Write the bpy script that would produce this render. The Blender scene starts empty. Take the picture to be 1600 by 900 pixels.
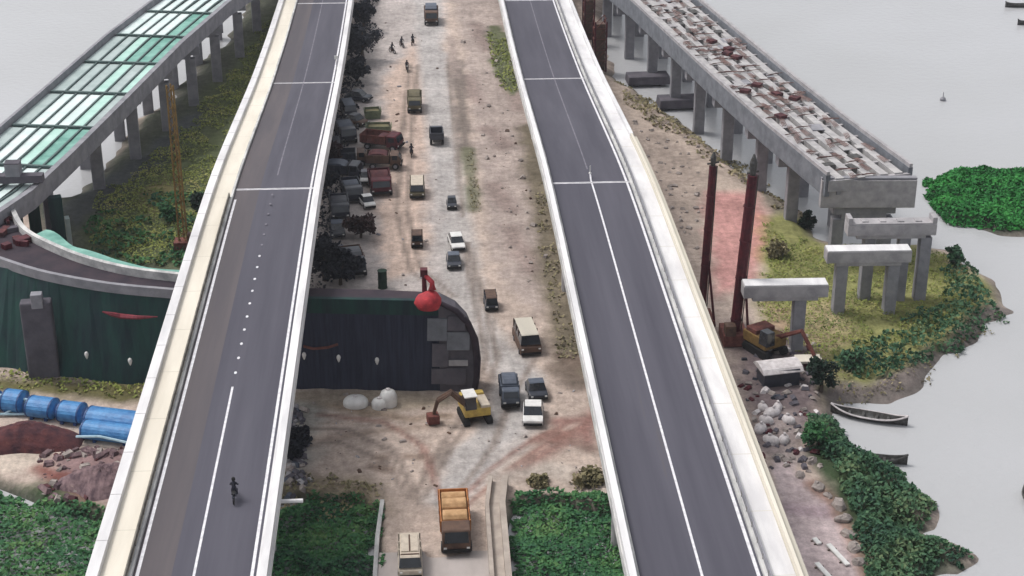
import bpy, math, random
import numpy as np
from mathutils import Vector, Matrix
random.seed(7); rng = np.random.default_rng(7)
S = bpy.context.scene; C = S.collection
R_ = math.radians
# ------------------------------------------------------------------ camera
CAM_H = 77.0; FPX = 2600.0; PITCH = math.atan(1190/FPX); YAW = R_(3.2)
cd = bpy.data.cameras.new('camera'); cam = bpy.data.objects.new('camera', cd); C.objects.link(cam)
cd.sensor_width = 36; cd.lens = 36*FPX/1600; cd.clip_start = 1; cd.clip_end = 9000
cam.location = (0, 0, CAM_H); cam.rotation_euler = (math.pi/2-PITCH, 0, -YAW)
S.camera = cam
# ------------------------------------------------------------------ world and sun
w = bpy.data.worlds.new('World'); S.world = w; w.use_nodes = True
nt = w.node_tree; bg = nt.nodes['Background']
sky = nt.nodes.new('ShaderNodeTexSky'); sky.sky_type = 'NISHITA'; sky.sun_disc = False
SUN_EL, SUN_AZ = R_(58), R_(-60)
sky.sun_elevation = SUN_EL; sky.sun_rotation = SUN_AZ; sky.dust_density = 4; sky.air_density = 1.0
hs = nt.nodes.new('ShaderNodeHueSaturation'); hs.inputs['Saturation'].default_value = 0.22
nt.links.new(sky.outputs[0], hs.inputs['Color']); nt.links.new(hs.outputs[0], bg.inputs[0]); bg.inputs[1].default_value = 0.15
sd = bpy.data.lights.new('sun', 'SUN'); sd.energy = 1.3; sd.angle = R_(14); sd.color = (1, .96, .92)
sun = bpy.data.objects.new('sun', sd); C.objects.link(sun)
sdir = Vector((math.sin(SUN_AZ)*math.cos(SUN_EL), math.cos(SUN_AZ)*math.cos(SUN_EL), math.sin(SUN_EL)))
sun.rotation_euler = sdir.to_track_quat('Z', 'Y').to_euler(); sun.location = sdir*200
vs = S.view_settings; vs.view_transform = 'Standard'; vs.look = 'None'; vs.exposure = 0.2; vs.gamma = 1
# ------------------------------------------------------------------ measuring: photo pixel + height -> place on the map
_F = np.array([math.sin(YAW)*math.cos(PITCH), math.cos(YAW)*math.cos(PITCH), -math.sin(PITCH)])
_R = np.array([math.cos(YAW), -math.sin(YAW), 0]); _U = np.cross(_R, _F)
def P(x, y, z=0.0):
    d = _F+_R*(x-800)/FPX-_U*(y-450)/FPX
    return np.array([0, 0, CAM_H])+d*((z-CAM_H)/d[2])
# ------------------------------------------------------------------ materials
def mat(name, col, col2=None, scale=1.0, rough=.9, metal=0, bump=0.0, detail=5, spec=.3, streak=None, third=None):
    m = bpy.data.materials.new(name); m.use_nodes = True; n = m.node_tree; b = n.nodes['Principled BSDF']
    b.inputs['Roughness'].default_value = rough; b.inputs['Metallic'].default_value = metal
    b.inputs['Specular IOR Level'].default_value = spec
    if col2 is None: col2 = tuple(c*.75 for c in col)
    tc = n.nodes.new('ShaderNodeTexCoord'); mp = n.nodes.new('ShaderNodeMapping')
    n.links.new(tc.outputs['Object'], mp.inputs[0])
    if streak: mp.inputs['Scale'].default_value = streak
    ns = n.nodes.new('ShaderNodeTexNoise'); ns.inputs['Scale'].default_value = scale; ns.inputs['Detail'].default_value = detail; ns.inputs['Roughness'].default_value = .62
    n.links.new(mp.outputs[0], ns.inputs['Vector'])
    cr = n.nodes.new('ShaderNodeValToRGB'); e = cr.color_ramp.elements
    e[0].position = .36; e[1].position = .64; e[0].color = (*col2, 1); e[1].color = (*col, 1)
    if third: k = e.new(.74); k.color = (*third, 1)
    n.links.new(ns.outputs[0], cr.inputs[0]); n.links.new(cr.outputs[0], b.inputs['Base Color'])
    if bump:
        bp = n.nodes.new('ShaderNodeBump'); bp.inputs['Strength'].default_value = bump; bp.inputs['Distance'].default_value = .1
        n2 = n.nodes.new('ShaderNodeTexNoise'); n2.inputs['Scale'].default_value = scale*4; n2.inputs['Detail'].default_value = 6
        n.links.new(mp.outputs[0], n2.inputs['Vector']); n.links.new(n2.outputs[0], bp.inputs['Height']); n.links.new(bp.outputs[0], b.inputs['Normal'])
    return m
def leafmat(name, cols):
    m = bpy.data.materials.new(name); m.use_nodes = True; n = m.node_tree; b = n.nodes['Principled BSDF']
    b.inputs['Roughness'].default_value = .7; b.inputs['Specular IOR Level'].default_value = .2
    g = n.nodes.new('ShaderNodeNewGeometry'); cr = n.nodes.new('ShaderNodeValToRGB'); e = cr.color_ramp.elements
    tc = n.nodes.new('ShaderNodeTexCoord'); ns = n.nodes.new('ShaderNodeTexNoise'); ns.inputs['Scale'].default_value = .22; ns.inputs['Detail'].default_value = 4
    n.links.new(tc.outputs['Object'], ns.inputs['Vector'])
    ad = n.nodes.new('ShaderNodeMath'); ad.operation = 'MULTIPLY_ADD'; ad.inputs[1].default_value = .45
    mu = n.nodes.new('ShaderNodeMath'); mu.operation = 'MULTIPLY_ADD'; mu.inputs[1].default_value = 1.8; mu.inputs[2].default_value = -.62
    n.links.new(ns.outputs[0], mu.inputs[0]); n.links.new(g.outputs['Random Per Island'], ad.inputs[0]); n.links.new(mu.outputs[0], ad.inputs[2])
    while len(e) < len(cols): e.new(.5)
    for i, c in enumerate(cols): e[i].position = i/(len(cols)-1); e[i].color = (*c, 1)
    n.links.new(ad.outputs[0], cr.inputs[0]); n.links.new(cr.outputs[0], b.inputs['Base Color'])
    return m
M = {}
M['asphalt'] = mat('asphalt', (.092, .089, .112), (.066, .064, .084), .45, third=(.108, .094, .094), rough=.85, bump=.12, streak=(1, .04, 1))
M['asphalt_x'] = mat('asphalt', (.088, .084, .106), (.070, .067, .088), .22, .85, bump=.12, streak=(1, .12, 1))
M['conc'] = mat('pale_concrete', (.74, .71, .66), (.60, .58, .55), .35, .8, bump=.1, streak=(1, .25, 1))
M['conc_white'] = mat('white_painted_concrete', (.80, .79, .79), (.60, .59, .60), .5, .75, streak=(1, .2, 1))
M['conc_cream'] = mat('cream_concrete', (.80, .75, .65), (.64, .59, .50), .25, .85, streak=(1, .15, 1))
M['conc_beige'] = mat('beige_concrete', (.60, .56, .47), (.48, .45, .39), .3, .9, streak=(1, .2, 1))
M['conc_worn'] = mat('stained_concrete', (.66, .65, .63), (.36, .36, .36), .8, .85, streak=(1, .4, 1))
M['conc_grey'] = mat('grey_concrete', (.30, .295, .32), (.21, .21, .23), .7, .9, bump=.1)
M['conc_mid'] = mat('raw_concrete', (.42, .40, .41), (.29, .28, .29), .8, .9, bump=.15)
M['conc_slate'] = mat('slate_concrete', (.20, .21, .235), (.13, .14, .16), .7, .9, bump=.1)
M['conc_dark'] = mat('dark_concrete', (.13, .12, .14), (.08, .075, .09), .5, .95)
M['line'] = mat('road_paint', (.80, .79, .82), (.58, .57, .60), 2, .7)
M['line_faint'] = mat('worn_road_paint', (.21, .2, .235), (.13, .125, .15), 1.2, .8)
M['steel_dark'] = mat('dark_steel', (.10, .10, .10), (.05, .045, .04), 3, .55, .3)
M['rail'] = mat('guard_rail_steel', (.22, .20, .17), (.10, .09, .075), 1, .6, .2)
M['net_navy'] = mat('dark_netting', (.036, .042, .070), (.020, .024, .044), 1.2, .95, streak=(3, 3, .15), bump=.3)
M['net_green'] = mat('dark_green_netting', (.018, .060, .052), (.014, .030, .037), .5, .95, streak=(1.5, 1.5, .25), bump=.3)
M['net_teal'] = mat('teal_netting', (.24, .47, .40), (.13, .31, .26), .5, .8)
M['panel_pale'] = mat('pale_panel', (.74, .82, .81), (.60, .72, .70), .4, .6)
M['panel_teal'] = mat('mint_panel', (.52, .74, .67), (.38, .62, .54), .4, .6)
M['panel_grey'] = mat('grey_green_panel', (.44, .52, .51), (.34, .42, .41), .4, .6)
M['girder'] = mat('girder_paint', (.10, .15, .145), (.07, .10, .10), 1, .6, .2)
M['rust'] = mat('rusty_steel', (.20, .07, .055), (.10, .035, .03), 2, .8, .1, bump=.3)
M['maroon'] = mat('maroon_steel', (.105, .016, .024), (.05, .010, .016), 1.5, .6, .1)
M['debris'] = mat('purple_brown_debris', (.23, .155, .16), (.085, .055, .065), 1.2, .95, bump=.9, streak=(1.5, .6, 1), third=(.33, .25, .23))
M['tan_conc'] = mat('dusty_tan_concrete', (.46, .40, .35), (.33, .28, .245), .6, .9, bump=.1)
M['asphalt_dusty'] = mat('dusty_asphalt', (.118, .103, .108), (.088, .080, .090), .45, .9, streak=(1, .05, 1))
M['deck_black'] = mat('tarred_deck', (.050, .036, .045), (.028, .022, .032), .5, .9)
M['rebar'] = mat('dull_rebar', (.24, .15, .135), (.12, .08, .075), 2, .85)
M['banner'] = mat('faded_red_cloth', (.24, .04, .055), (.14, .03, .04), 2, .8)
M['conc_deck'] = mat('dusty_concrete', (.48, .465, .46), (.33, .32, .325), .8, .9)
M['rust_heap'] = mat('rust_heap', (.13, .045, .045), (.05, .022, .03), .9, .95, bump=.8, third=(.19, .09, .07))
M['blue'] = mat('blue_plastic', (.07, .27, .56), (.03, .15, .38), 1.2, .5, spec=.5, bump=.5)
M['blue_dark'] = mat('dark_blue_plastic', (.02, .07, .22), None, 2, .5)
M['pale_blue'] = mat('pale_blue_paint', (.45, .60, .68), (.30, .45, .52), 2, .5)
M['white'] = mat('white_paint', (.80, .79, .77), (.66, .65, .63), 1.5, .4, spec=.5)
M['cream'] = mat('cream_paint', (.60, .52, .42), (.47, .40, .32), 2, .45, spec=.5)
M['black'] = mat('black_rubber', (.02, .02, .022), (.012, .012, .012), 3, .85)
M['glass'] = mat('dark_glass', (.025, .03, .04), (.015, .018, .022), 1, .12, spec=.7)
M['dark_paint'] = mat('charcoal_paint', (.035, .04, .06), (.02, .025, .035), 2, .35, spec=.5)
M['slate'] = mat('slate_paint', (.09, .11, .15), (.055, .07, .10), 1.5, .5, spec=.5)
M['brown_paint'] = mat('brown_paint', (.13, .075, .05), (.07, .04, .03), 1.5, .6)
M['olive'] = mat('olive_tarpaulin', (.16, .14, .085), (.10, .09, .06), 2, .85, bump=.3)
M['green_tarp'] = mat('faded_green_tarpaulin', (.17, .20, .12), (.11, .13, .08), 2, .85, bump=.3)
M['orange'] = mat('orange_paint', (.48, .19, .05), (.32, .11, .03), 1.5, .5, spec=.5)
M['orange_lt'] = mat('tan_load', (.58, .36, .19), (.38, .22, .10), 1.5, .8)
M['yellow'] = mat('machine_yellow', (.58, .42, .09), (.40, .27, .06), 2, .5, spec=.5)
M['ochre'] = mat('ochre_steel', (.24, .15, .045), (.15, .09, .03), 2, .7)
M['red'] = mat('red_tarpaulin', (.50, .035, .045), (.28, .02, .03), 1.6, .8, third=(.68, .14, .14), spec=.5)
M['skin'] = mat('skin', (.17, .09, .06), None, 3, .6)
M['cloth_dark'] = mat('dark_cloth', (.03, .03, .045), None, 3, .9)
M['cloth_grey'] = mat('grey_cloth', (.20, .18, .21), None, 3, .9)
M['bark'] = mat('bark', (.10, .075, .055), (.06, .045, .035), 3, .95, bump=.5)
M['wood'] = mat('weathered_wood', (.16, .125, .10), (.08, .065, .055), 2, .9, bump=.3)
M['rock'] = mat('rubble_stone', (.40, .35, .32), (.22, .19, .18), 1.5, .95, bump=.6)
M['sack'] = mat('white_sacking', (.70, .66, .66), (.5, .46, .46), 2, .9)
M['causeway'] = mat('dusty_concrete_road', (.47, .42, .40), (.37, .33, .31), .3, .9, bump=.15, streak=(1, .4, 1))
M['mud_track'] = mat('red_mud', (.27, .13, .11), (.19, .10, .08), 1, .95, bump=.5)
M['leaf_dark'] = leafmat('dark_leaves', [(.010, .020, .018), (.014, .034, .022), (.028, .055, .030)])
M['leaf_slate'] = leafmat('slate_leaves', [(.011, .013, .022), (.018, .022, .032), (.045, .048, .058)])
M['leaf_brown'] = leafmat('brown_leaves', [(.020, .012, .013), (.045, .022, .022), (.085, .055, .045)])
M['leaf_green'] = leafmat('green_leaves', [(.020, .068, .040), (.032, .112, .048), (.055, .165, .056), (.12, .22, .075)])
M['leaf_bright'] = leafmat('bright_leaves', [(.016, .11, .028), (.028, .20, .040), (.055, .28, .055)])
M['leaf_blue'] = leafmat('blue_green_leaves', [(.028, .070, .050), (.045, .115, .062), (.075, .155, .075), (.15, .20, .095)])
M['leaf_olive'] = leafmat('olive_leaves', [(.09, .12, .045), (.17, .21, .055), (.27, .30, .075), (.36, .32, .13)])
M['leaf_dry'] = leafmat('dry_grass', [(.09, .085, .05), (.19, .17, .09), (.30, .26, .15), (.38, .31, .20)])
# terrain
m = bpy.data.materials.new('earth'); m.use_nodes = True; n = m.node_tree; b = n.nodes['Principled BSDF']; b.inputs['Roughness'].default_value = 1; b.inputs['Specular IOR Level'].default_value = .1
at = n.nodes.new('ShaderNodeAttribute'); at.attribute_name = 'earth'
tc = n.nodes.new('ShaderNodeTexCoord')
def noise(sc, det): 
    q = n.nodes.new('ShaderNodeTexNoise'); q.inputs['Scale'].default_value = sc; q.inputs['Detail'].default_value = det; q.inputs['Roughness'].default_value = .65
    n.links.new(tc.outputs['Object'], q.inputs['Vector']); return q
n1 = noise(.16, 6); n2 = noise(1.1, 6); n3 = noise(5, 3)
mr = n.nodes.new('ShaderNodeMapRange'); mr.inputs[1].default_value = .3; mr.inputs[2].default_value = .7; mr.inputs[3].default_value = .72; mr.inputs[4].default_value = 1.22; n.links.new(n1.outputs[0], mr.inputs[0])
mr2 = n.nodes.new('ShaderNodeMapRange'); mr2.inputs[1].default_value = .3; mr2.inputs[2].default_value = .7; mr2.inputs[3].default_value = .72; mr2.inputs[4].default_value = 1.2; n.links.new(n2.outputs[0], mr2.inputs[0])
mm = n.nodes.new('ShaderNodeMath'); mm.operation = 'MULTIPLY'; n.links.new(mr.outputs[0], mm.inputs[0]); n.links.new(mr2.outputs[0], mm.inputs[1])
mx = n.nodes.new('ShaderNodeVectorMath'); mx.operation = 'SCALE'; n.links.new(at.outputs['Color'], mx.inputs[0]); n.links.new(mm.outputs[0], mx.inputs['Scale'])
mpz = n.nodes.new('ShaderNodeMapping'); mpz.inputs['Scale'].default_value = (1.7, .22, 1); mpz.inputs['Rotation'].default_value = (0, 0, .05); n.links.new(tc.outputs['Object'], mpz.inputs[0])
q4 = n.nodes.new('ShaderNodeTexNoise'); q4.inputs['Scale'].default_value = 1; q4.inputs['Detail'].default_value = 5; q4.inputs['Distortion'].default_value = .6; n.links.new(mpz.outputs[0], q4.inputs['Vector'])
mr4 = n.nodes.new('ShaderNodeMapRange'); mr4.inputs[1].default_value = .35; mr4.inputs[2].default_value = .62; mr4.inputs[3].default_value = .92; mr4.inputs[4].default_value = 1.05; n.links.new(q4.outputs[0], mr4.inputs[0])
mr5 = n.nodes.new('ShaderNodeMapRange'); mr5.inputs[1].default_value = .4; mr5.inputs[2].default_value = .6; mr5.inputs[3].default_value = .92; mr5.inputs[4].default_value = 1.07; n.links.new(n3.outputs[0], mr5.inputs[0])
m45 = n.nodes.new('ShaderNodeMath'); m45.operation = 'MULTIPLY'; n.links.new(mr4.outputs[0], m45.inputs[0]); n.links.new(mr5.outputs[0], m45.inputs[1])
mm2 = n.nodes.new('ShaderNodeMath'); mm2.operation = 'MULTIPLY'; n.links.new(m45.outputs[0], mm2.inputs[0]); n.links.new(mm.outputs[0], mm2.inputs[1]); n.links.new(mm2.outputs[0], mx.inputs['Scale'])
mx2 = n.nodes.new('ShaderNodeVectorMath'); mx2.operation = 'SCALE'; mx2.inputs['Scale'].default_value = 1.22; n.links.new(mx.outputs[0], mx2.inputs[0]); n.links.new(mx2.outputs[0], b.inputs['Base Color'])
bp = n.nodes.new('ShaderNodeBump'); bp.inputs['Strength'].default_value = .7; bp.inputs['Distance'].default_value = .25; n.links.new(n2.outputs[0], bp.inputs['Height']); n.links.new(bp.outputs[0], b.inputs['Normal'])
M['earth'] = m
m = bpy.data.materials.new('silty_water'); m.use_nodes = True; n = m.node_tree; b = n.nodes['Principled BSDF']
b.inputs['Roughness'].default_value = .12; b.inputs['IOR'].default_value = 1.33; b.inputs['Base Color'].default_value = (.54, .55, .57, 1)
tc = n.nodes.new('ShaderNodeTexCoord'); n1 = noise(.012, 3); n2 = noise(.9, 4)
cr = n.nodes.new('ShaderNodeValToRGB'); e = cr.color_ramp.elements; e[0].position = .3; e[1].position = .7; e[0].color = (.40, .405, .41, 1); e[1].color = (.475, .48, .50, 1)
n.links.new(n1.outputs[0], cr.inputs[0]); n.links.new(cr.outputs[0], b.inputs['Base Color'])
bp = n.nodes.new('ShaderNodeBump'); bp.inputs['Strength'].default_value = .6; bp.inputs['Distance'].default_value = .12; n.links.new(n2.outputs[0], bp.inputs['Height']); n.links.new(bp.outputs[0], b.inputs['Normal'])
M['water'] = m
# ------------------------------------------------------------------ mesh helpers
class MB:
    def __init__(s): s.v = []; s.f = []; s.mi = []; s.mats = []
    def _m(s, m):
        if m not in s.mats: s.mats.append(m)
        return s.mats.index(m)
    def add(s, vs, fs, m):
        o = len(s.v); s.v += [tuple(v) for v in vs]; k = s._m(m)
        for f in fs: s.f.append(tuple(o+i for i in f)); s.mi.append(k)
        return s
    def box(s, c, d, m, rz=0, taper=(1, 1), rx=0, ry=0):
        pts = []
        for z in (-.5, .5):
            for x, y in ((-.5, -.5), (.5, -.5), (.5, .5), (-.5, .5)):
                tx, ty = (taper if z > 0 else (1, 1))
                pts.append(Vector((x*d[0]*tx, y*d[1]*ty, z*d[2])))
        mt = Matrix.Rotation(rz, 3, 'Z') @ Matrix.Rotation(rx, 3, 'X') @ Matrix.Rotation(ry, 3, 'Y')
        pts = [mt @ p+Vector(c) for p in pts]
        return s.add(pts, [(3, 2, 1, 0), (4, 5, 6, 7), (0, 1, 5, 4), (1, 2, 6, 5), (2, 3, 7, 6), (3, 0, 4, 7)], m)
    def tube(s, pts, r, m, n=8, cap=True):
        pts = [Vector(p) for p in pts]; rs = r if isinstance(r, (list, tuple)) else [r]*len(pts); vs = []; fs = []
        for i, p in enumerate(pts):
            t = (pts[min(i+1, len(pts)-1)]-pts[max(i-1, 0)]).normalized()
            up = Vector((0, 0, 1)) if abs(t.z) < .9 else Vector((1, 0, 0))
            a = t.cross(up).normalized(); b_ = a.cross(t)
            for k in range(n):
                an = 2*math.pi*k/n; vs.append(p+(a*math.cos(an)+b_*math.sin(an))*rs[i])
        for i in range(len(pts)-1):
            for k in range(n): fs.append((i*n+k, i*n+(k+1) % n, (i+1)*n+(k+1) % n, (i+1)*n+k))
        if cap: fs.append(tuple(range(n-1, -1, -1))); fs.append(tuple((len(pts)-1)*n+k for k in range(n)))
        return s.add(vs, fs, m)
    def lathe(s, c, prof, m, n=16, sx=1, sy=1):
        vs = []; fs = []
        for r, z in prof:
            for k in range(n): a = 2*math.pi*k/n; vs.append((c[0]+r*sx*math.cos(a), c[1]+r*sy*math.sin(a), c[2]+z))
        for i in range(len(prof)-1):
            for k in range(n): fs.append((i*n+k, i*n+(k+1) % n, (i+1)*n+(k+1) % n, (i+1)*n+k))
        fs.append(tuple((len(prof)-1)*n+k for k in range(n)))
        return s.add(vs, fs, m)
    def prism(s, prof, x0, x1, m, topscale=None):      # prof: (y,z) side outline extruded across x
        k = len(prof); vs = [(x0, y, z) for y, z in prof]+[(x1, y, z) for y, z in prof]
        if topscale:
            zc = (min(z for _, z in prof)+max(z for _, z in prof))/2; cx = (x0+x1)/2
            vs = [(cx+(x-cx)*(topscale if z > zc else 1), y, z) for x, y, z in vs]
        fs = [tuple(range(k-1, -1, -1)), tuple(range(k, 2*k))]+[(i, (i+1) % k, k+(i+1) % k, k+i) for i in range(k)]
        return s.add(vs, fs, m)
    def sweep(s, path, a, b_, z0, z1, m):               # a strip of rectangular section following a path
        vs = []; fs = []
        for i, p in enumerate(path):
            q0 = path[max(i-1, 0)]; q1 = path[min(i+1, len(path)-1)]
            d = Vector((q1[0]-q0[0], q1[1]-q0[1], 0)).normalized(); nn = Vector((d.y, -d.x, 0))
            for o, z in ((a, z0), (b_, z0), (b_, z1), (a, z1)):
                vs.append((p[0]+nn.x*o, p[1]+nn.y*o, p[2]+z))
        for i in range(len(path)-1):
            for k in range(4): fs.append((i*4+k, i*4+(k+1) % 4, (i+1)*4+(k+1) % 4, (i+1)*4+k))
        L = (len(path)-1)*4; fs += [(3, 2, 1, 0), (L, L+1, L+2, L+3)]
        return s.add(vs, fs, m)
    def build(s, name, parent=None, smooth=False, bevel=0, loc=None, rz=0):
        me = bpy.data.meshes.new(name); me.from_pydata(s.v, [], s.f); me.update()
        for q in s.mats: me.materials.append(M[q])
        me.polygons.foreach_set('material_index', s.mi)
        if smooth: me.polygons.foreach_set('use_smooth', [True]*len(me.polygons))
        o = bpy.data.objects.new(name, me); C.objects.link(o)
        if parent: o.parent = parent
        if loc is not None: o.location = loc
        if rz: o.rotation_euler.z = rz
        if bevel:
            bv = o.modifiers.new('bevel', 'BEVEL'); bv.width = bevel; bv.segments = 2; bv.limit_method = 'ANGLE'
        return o
def npmesh(name, V, F, mname, parent=None):
    me = bpy.data.meshes.new(name); me.vertices.add(len(V)); me.vertices.foreach_set('co', V.astype(np.float32).ravel())
    k = F.shape[1]; me.loops.add(F.size); me.loops.foreach_set('vertex_index', F.astype(np.int32).ravel())
    me.polygons.add(len(F)); me.polygons.foreach_set('loop_start', np.arange(0, F.size, k, dtype=np.int32)); me.polygons.foreach_set('loop_total', np.full(len(F), k, dtype=np.int32))
    me.update(); me.validate(); me.materials.append(M[mname])
    o = bpy.data.objects.new(name, me); C.objects.link(o)
    if parent: o.parent = parent
    return o
def tag(o, label=None, cat=None, group=None, kind=None):
    if label: o['label'] = label
    if cat: o['category'] = cat
    if group: o['group'] = group
    if kind: o['kind'] = kind
    return o
def empty(name, loc, rz=0, label=None, cat=None, group=None):
    o = bpy.data.objects.new(name, None); C.objects.link(o); o.location = loc; o.rotation_euler.z = rz
    return tag(o, label, cat, group)
def children(o): return [c for c in list(C.objects) if c.parent == o]
def dup(o, loc, rz, label, group=None):
    r = o.copy(); C.objects.link(r); r.location = loc; r.rotation_euler.z = rz; r['label'] = label
    if group: r['group'] = group
    for ch in children(o):
        c = ch.copy(); C.objects.link(c); c.parent = r
        for g in children(ch):
            d = g.copy(); C.objects.link(d); d.parent = c
    return r
# ------------------------------------------------------------------ terrain
def poly(pts, z=0.0): return np.array([P(x, y, z)[:2] for x, y in pts])
def inside(pg, X, Y):
    r = np.zeros(X.shape, bool); j = len(pg)-1
    for i in range(len(pg)):
        xi, yi = pg[i]; xj, yj = pg[j]
        c = ((yi > Y) != (yj > Y)) & (X < (xj-xi)*(Y-yi)/(yj-yi+1e-12)+xi); r ^= c; j = i
    return r
def sdist(pg, X, Y):
    d = np.full(X.shape, 1e9); j = len(pg)-1
    for i in range(len(pg)):
        a = pg[j]; e_ = pg[i]-a; L = (e_**2).sum()+1e-9
        t = np.clip(((X-a[0])*e_[0]+(Y-a[1])*e_[1])/L, 0, 1)
        d = np.minimum(d, np.hypot(X-a[0]-t*e_[0], Y-a[1]-t*e_[1])); j = i
    return np.where(inside(pg, X, Y), d, -d)
def pdist(pl, X, Y):
    d = np.full(X.shape, 1e9)
    for i in range(len(pl)-1):
        a = pl[i]; e_ = pl[i+1]-a; L = (e_**2).sum()+1e-9
        t = np.clip(((X-a[0])*e_[0]+(Y-a[1])*e_[1])/L, 0, 1); d = np.minimum(d, np.hypot(X-a[0]-t*e_[0], Y-a[1]-t*e_[1]))
    return d
def vnoise(X, Y, sc, seed):
    r = np.random.default_rng(seed).random((64, 64)); x = X/sc; y = Y/sc
    xi = np.floor(x).astype(int); yi = np.floor(y).astype(int); fx = x-xi; fy = y-yi; fx = fx*fx*(3-2*fx); fy = fy*fy*(3-2*fy)
    g = lambda a, b_: r[a % 64, b_ % 64]
    return (g(xi, yi)*(1-fx)+g(xi+1, yi)*fx)*(1-fy)+(g(xi, yi+1)*(1-fx)+g(xi+1, yi+1)*fx)*fy
WATER_Z = -1.0
land_r = [(945, 0), (940, 85), (960, 118), (1000, 150), (1060, 190), (1110, 225), (1160, 265), (1195, 300), (1255, 335), (1262, 372), (1300, 388), (1430, 380), (1500, 393), (1545, 440),
          (1574, 487), (1520, 543), (1440, 592), (1385, 628), (1318, 632), (1300, 660), (1330, 700), (1400, 738), (1458, 788), (1450, 822), (1420, 832), (1515, 872), (1490, 892), (1430, 894), (1440, 960), (1480, 1200)]
land_l = [(400, -10), (365, 50), (315, 100), (272, 150), (222, 190), (190, 232), (160, 262), (135, 298), (100, 312), (50, 320), (-300, 330)]
LAND = np.vstack([[[30, 420]], poly(land_r, -1), [[60, -40], [-120, -40]], poly(land_l, -1)[::-1], [[-30, 420]]])
ISLE = poly([(1447, 290), (1470, 272), (1530, 264), (1640, 268), (1760, 275), (1800, 330), (1640, 362), (1560, 364), (1490, 350), (1456, 322)], -.8)
CREEKS = [np.vstack([poly([(424, 772), (470, 764), (560, 772), (597, 790), (604, 950), (610, 1400), (-900, 1400), (-900, 760), (0, 742), (90, 775), (150, 790), (300, 792)])]),
          poly([(786, 795), (800, 775), (860, 770), (955, 788), (1010, 800), (1110, 820), (1150, 1400), (776, 1400), (780, 950)])]
def hfun(X, Y):
    wob = (vnoise(X, Y, 6, 1)-.5)*2.2+(vnoise(X, Y, 2.2, 2)-.5)*1.1
    s = sdist(LAND, X, Y)+wob
    h = np.clip(s*.42-1.0, -4, 0)
    h = np.maximum(h, np.clip((sdist(ISLE, X, Y)+wob*.5)*.5-1.0, -4, -.2))
    for c in CREEKS: h = np.minimum(h, 0-np.clip((sdist(c, X, Y)+wob*.3)*1.6, 0, 2.6))
    return h+(vnoise(X, Y, 9, 3)-.5)*.35+(vnoise(X, Y, 2, 4)-.5)*.16
xs = np.arange(-85, 112.1, .45); ys = np.arange(75, 372.1, .5)
XX, YY = np.meshgrid(xs, ys); ZZ = hfun(XX, YY)
nx, ny = len(xs), len(ys)
V = np.stack([XX.ravel(), YY.ravel(), ZZ.ravel()], 1)
ii = (np.arange(ny-1)[:, None]*nx+np.arange(nx-1)[None, :]).ravel()
F_ = np.stack([ii, ii+1, ii+nx+1, ii+nx], 1)
ground = npmesh('ground', V, F_, 'earth'); tag(ground, kind='structure')
col = np.empty((len(V), 3)); col[:] = (.40, .325, .28)
Xf, Yf = V[:, 0], V[:, 1]; wb = (vnoise(Xf, Yf, 3, 11)-.5)*1.6+(vnoise(Xf, Yf, 1.2, 12)-.5)*.9
def paint(pts, c, soft=1.0, a=1.0, z=0):
    global col
    k = np.clip((sdist(poly(pts, z), Xf, Yf)+wb)/soft+.5, 0, 1)[:, None]*a; col = col*(1-k)+np.array(c)*k
def paintline(pts, wdt, c, soft=.8, a=1.0):
    global col
    k = np.clip((wdt-pdist(poly(pts), Xf, Yf)+wb*min(.6, wdt*.45))/soft+.5, 0, 1)[:, None]*a; col = col*(1-k)+np.array(c)*k
# yard, lanes, banks
paint([(560, -60), (690, -60), (700, 200), (720, 460), (470, 460), (500, 300), (540, 100)], (.375, .345, .335), 2, .8)
paint([(600, 130), (650, 60), (670, 200), (670, 420), (600, 440), (590, 330)], (.46, .35, .29), 2, .85)
paintline([(655, -100), (672, 60), (690, 200), (712, 340), (722, 470), (765, 540), (812, 590), (790, 660), (735, 720), (700, 780)], 2.1, (.365, .345, .335), 1.4, .85)
paintline([(812, 560), (830, 640), (800, 700), (720, 760)], 1.5, (.345, .325, .315), 1.5, .7)
paint([(700, -40), (790, -40), (840, 250), (870, 470), (830, 500), (770, 400), (745, 250), (720, 60)], (.325, .27, .245), 1.5, .9)
for q in [((730, 120), (745, 160)), ((760, 200), (790, 230)), ((770, 290), (800, 330)), ((790, 120), (810, 170)), ((800, 360), (830, 420)), ((745, 40), (760, 80))]:
    paintline(q, 1.2, (.21, .155, .14), 1.4, .6)
paintline([(715, 95), (722, 170), (728, 240)], .85, (.155, .13, .115), .9, .9)
paintline([(730, 235), (736, 280), (740, 330)], .95, (.13, .13, .085), 1, .9)
paintline([(705, 60), (712, 120)], .8, (.27, .22, .2), 1, .7)
paint([(760, 40), (785, 40), (812, 140), (800, 150), (770, 110)], (.12, .13, .075), 1)
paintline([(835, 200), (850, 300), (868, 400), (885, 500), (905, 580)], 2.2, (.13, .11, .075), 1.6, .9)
paint([(860, 540), (905, 560), (935, 640), (930, 600), (880, 590)], (.15, .11, .09), 1, .8)
paintline([(870, 575), (905, 600)], 1.3, (.14, .11, .09), 1.5, .8)
paint([(460, 610), (740, 612), (700, 640), (560, 645), (470, 650)], (.30, .25, .19), 1.5, .8)
paint([(450, 630), (520, 640), (500, 690), (470, 760), (440, 760)], (.26, .26, .24), 2, .8)
paintline([(520, 636), (570, 645), (640, 655), (700, 650)], .6, (.19, .14, .10), 1, .8)
paintline([(480, 690), (560, 680), (690, 665)], .5, (.23, .17, .13), 1, .6)
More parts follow.
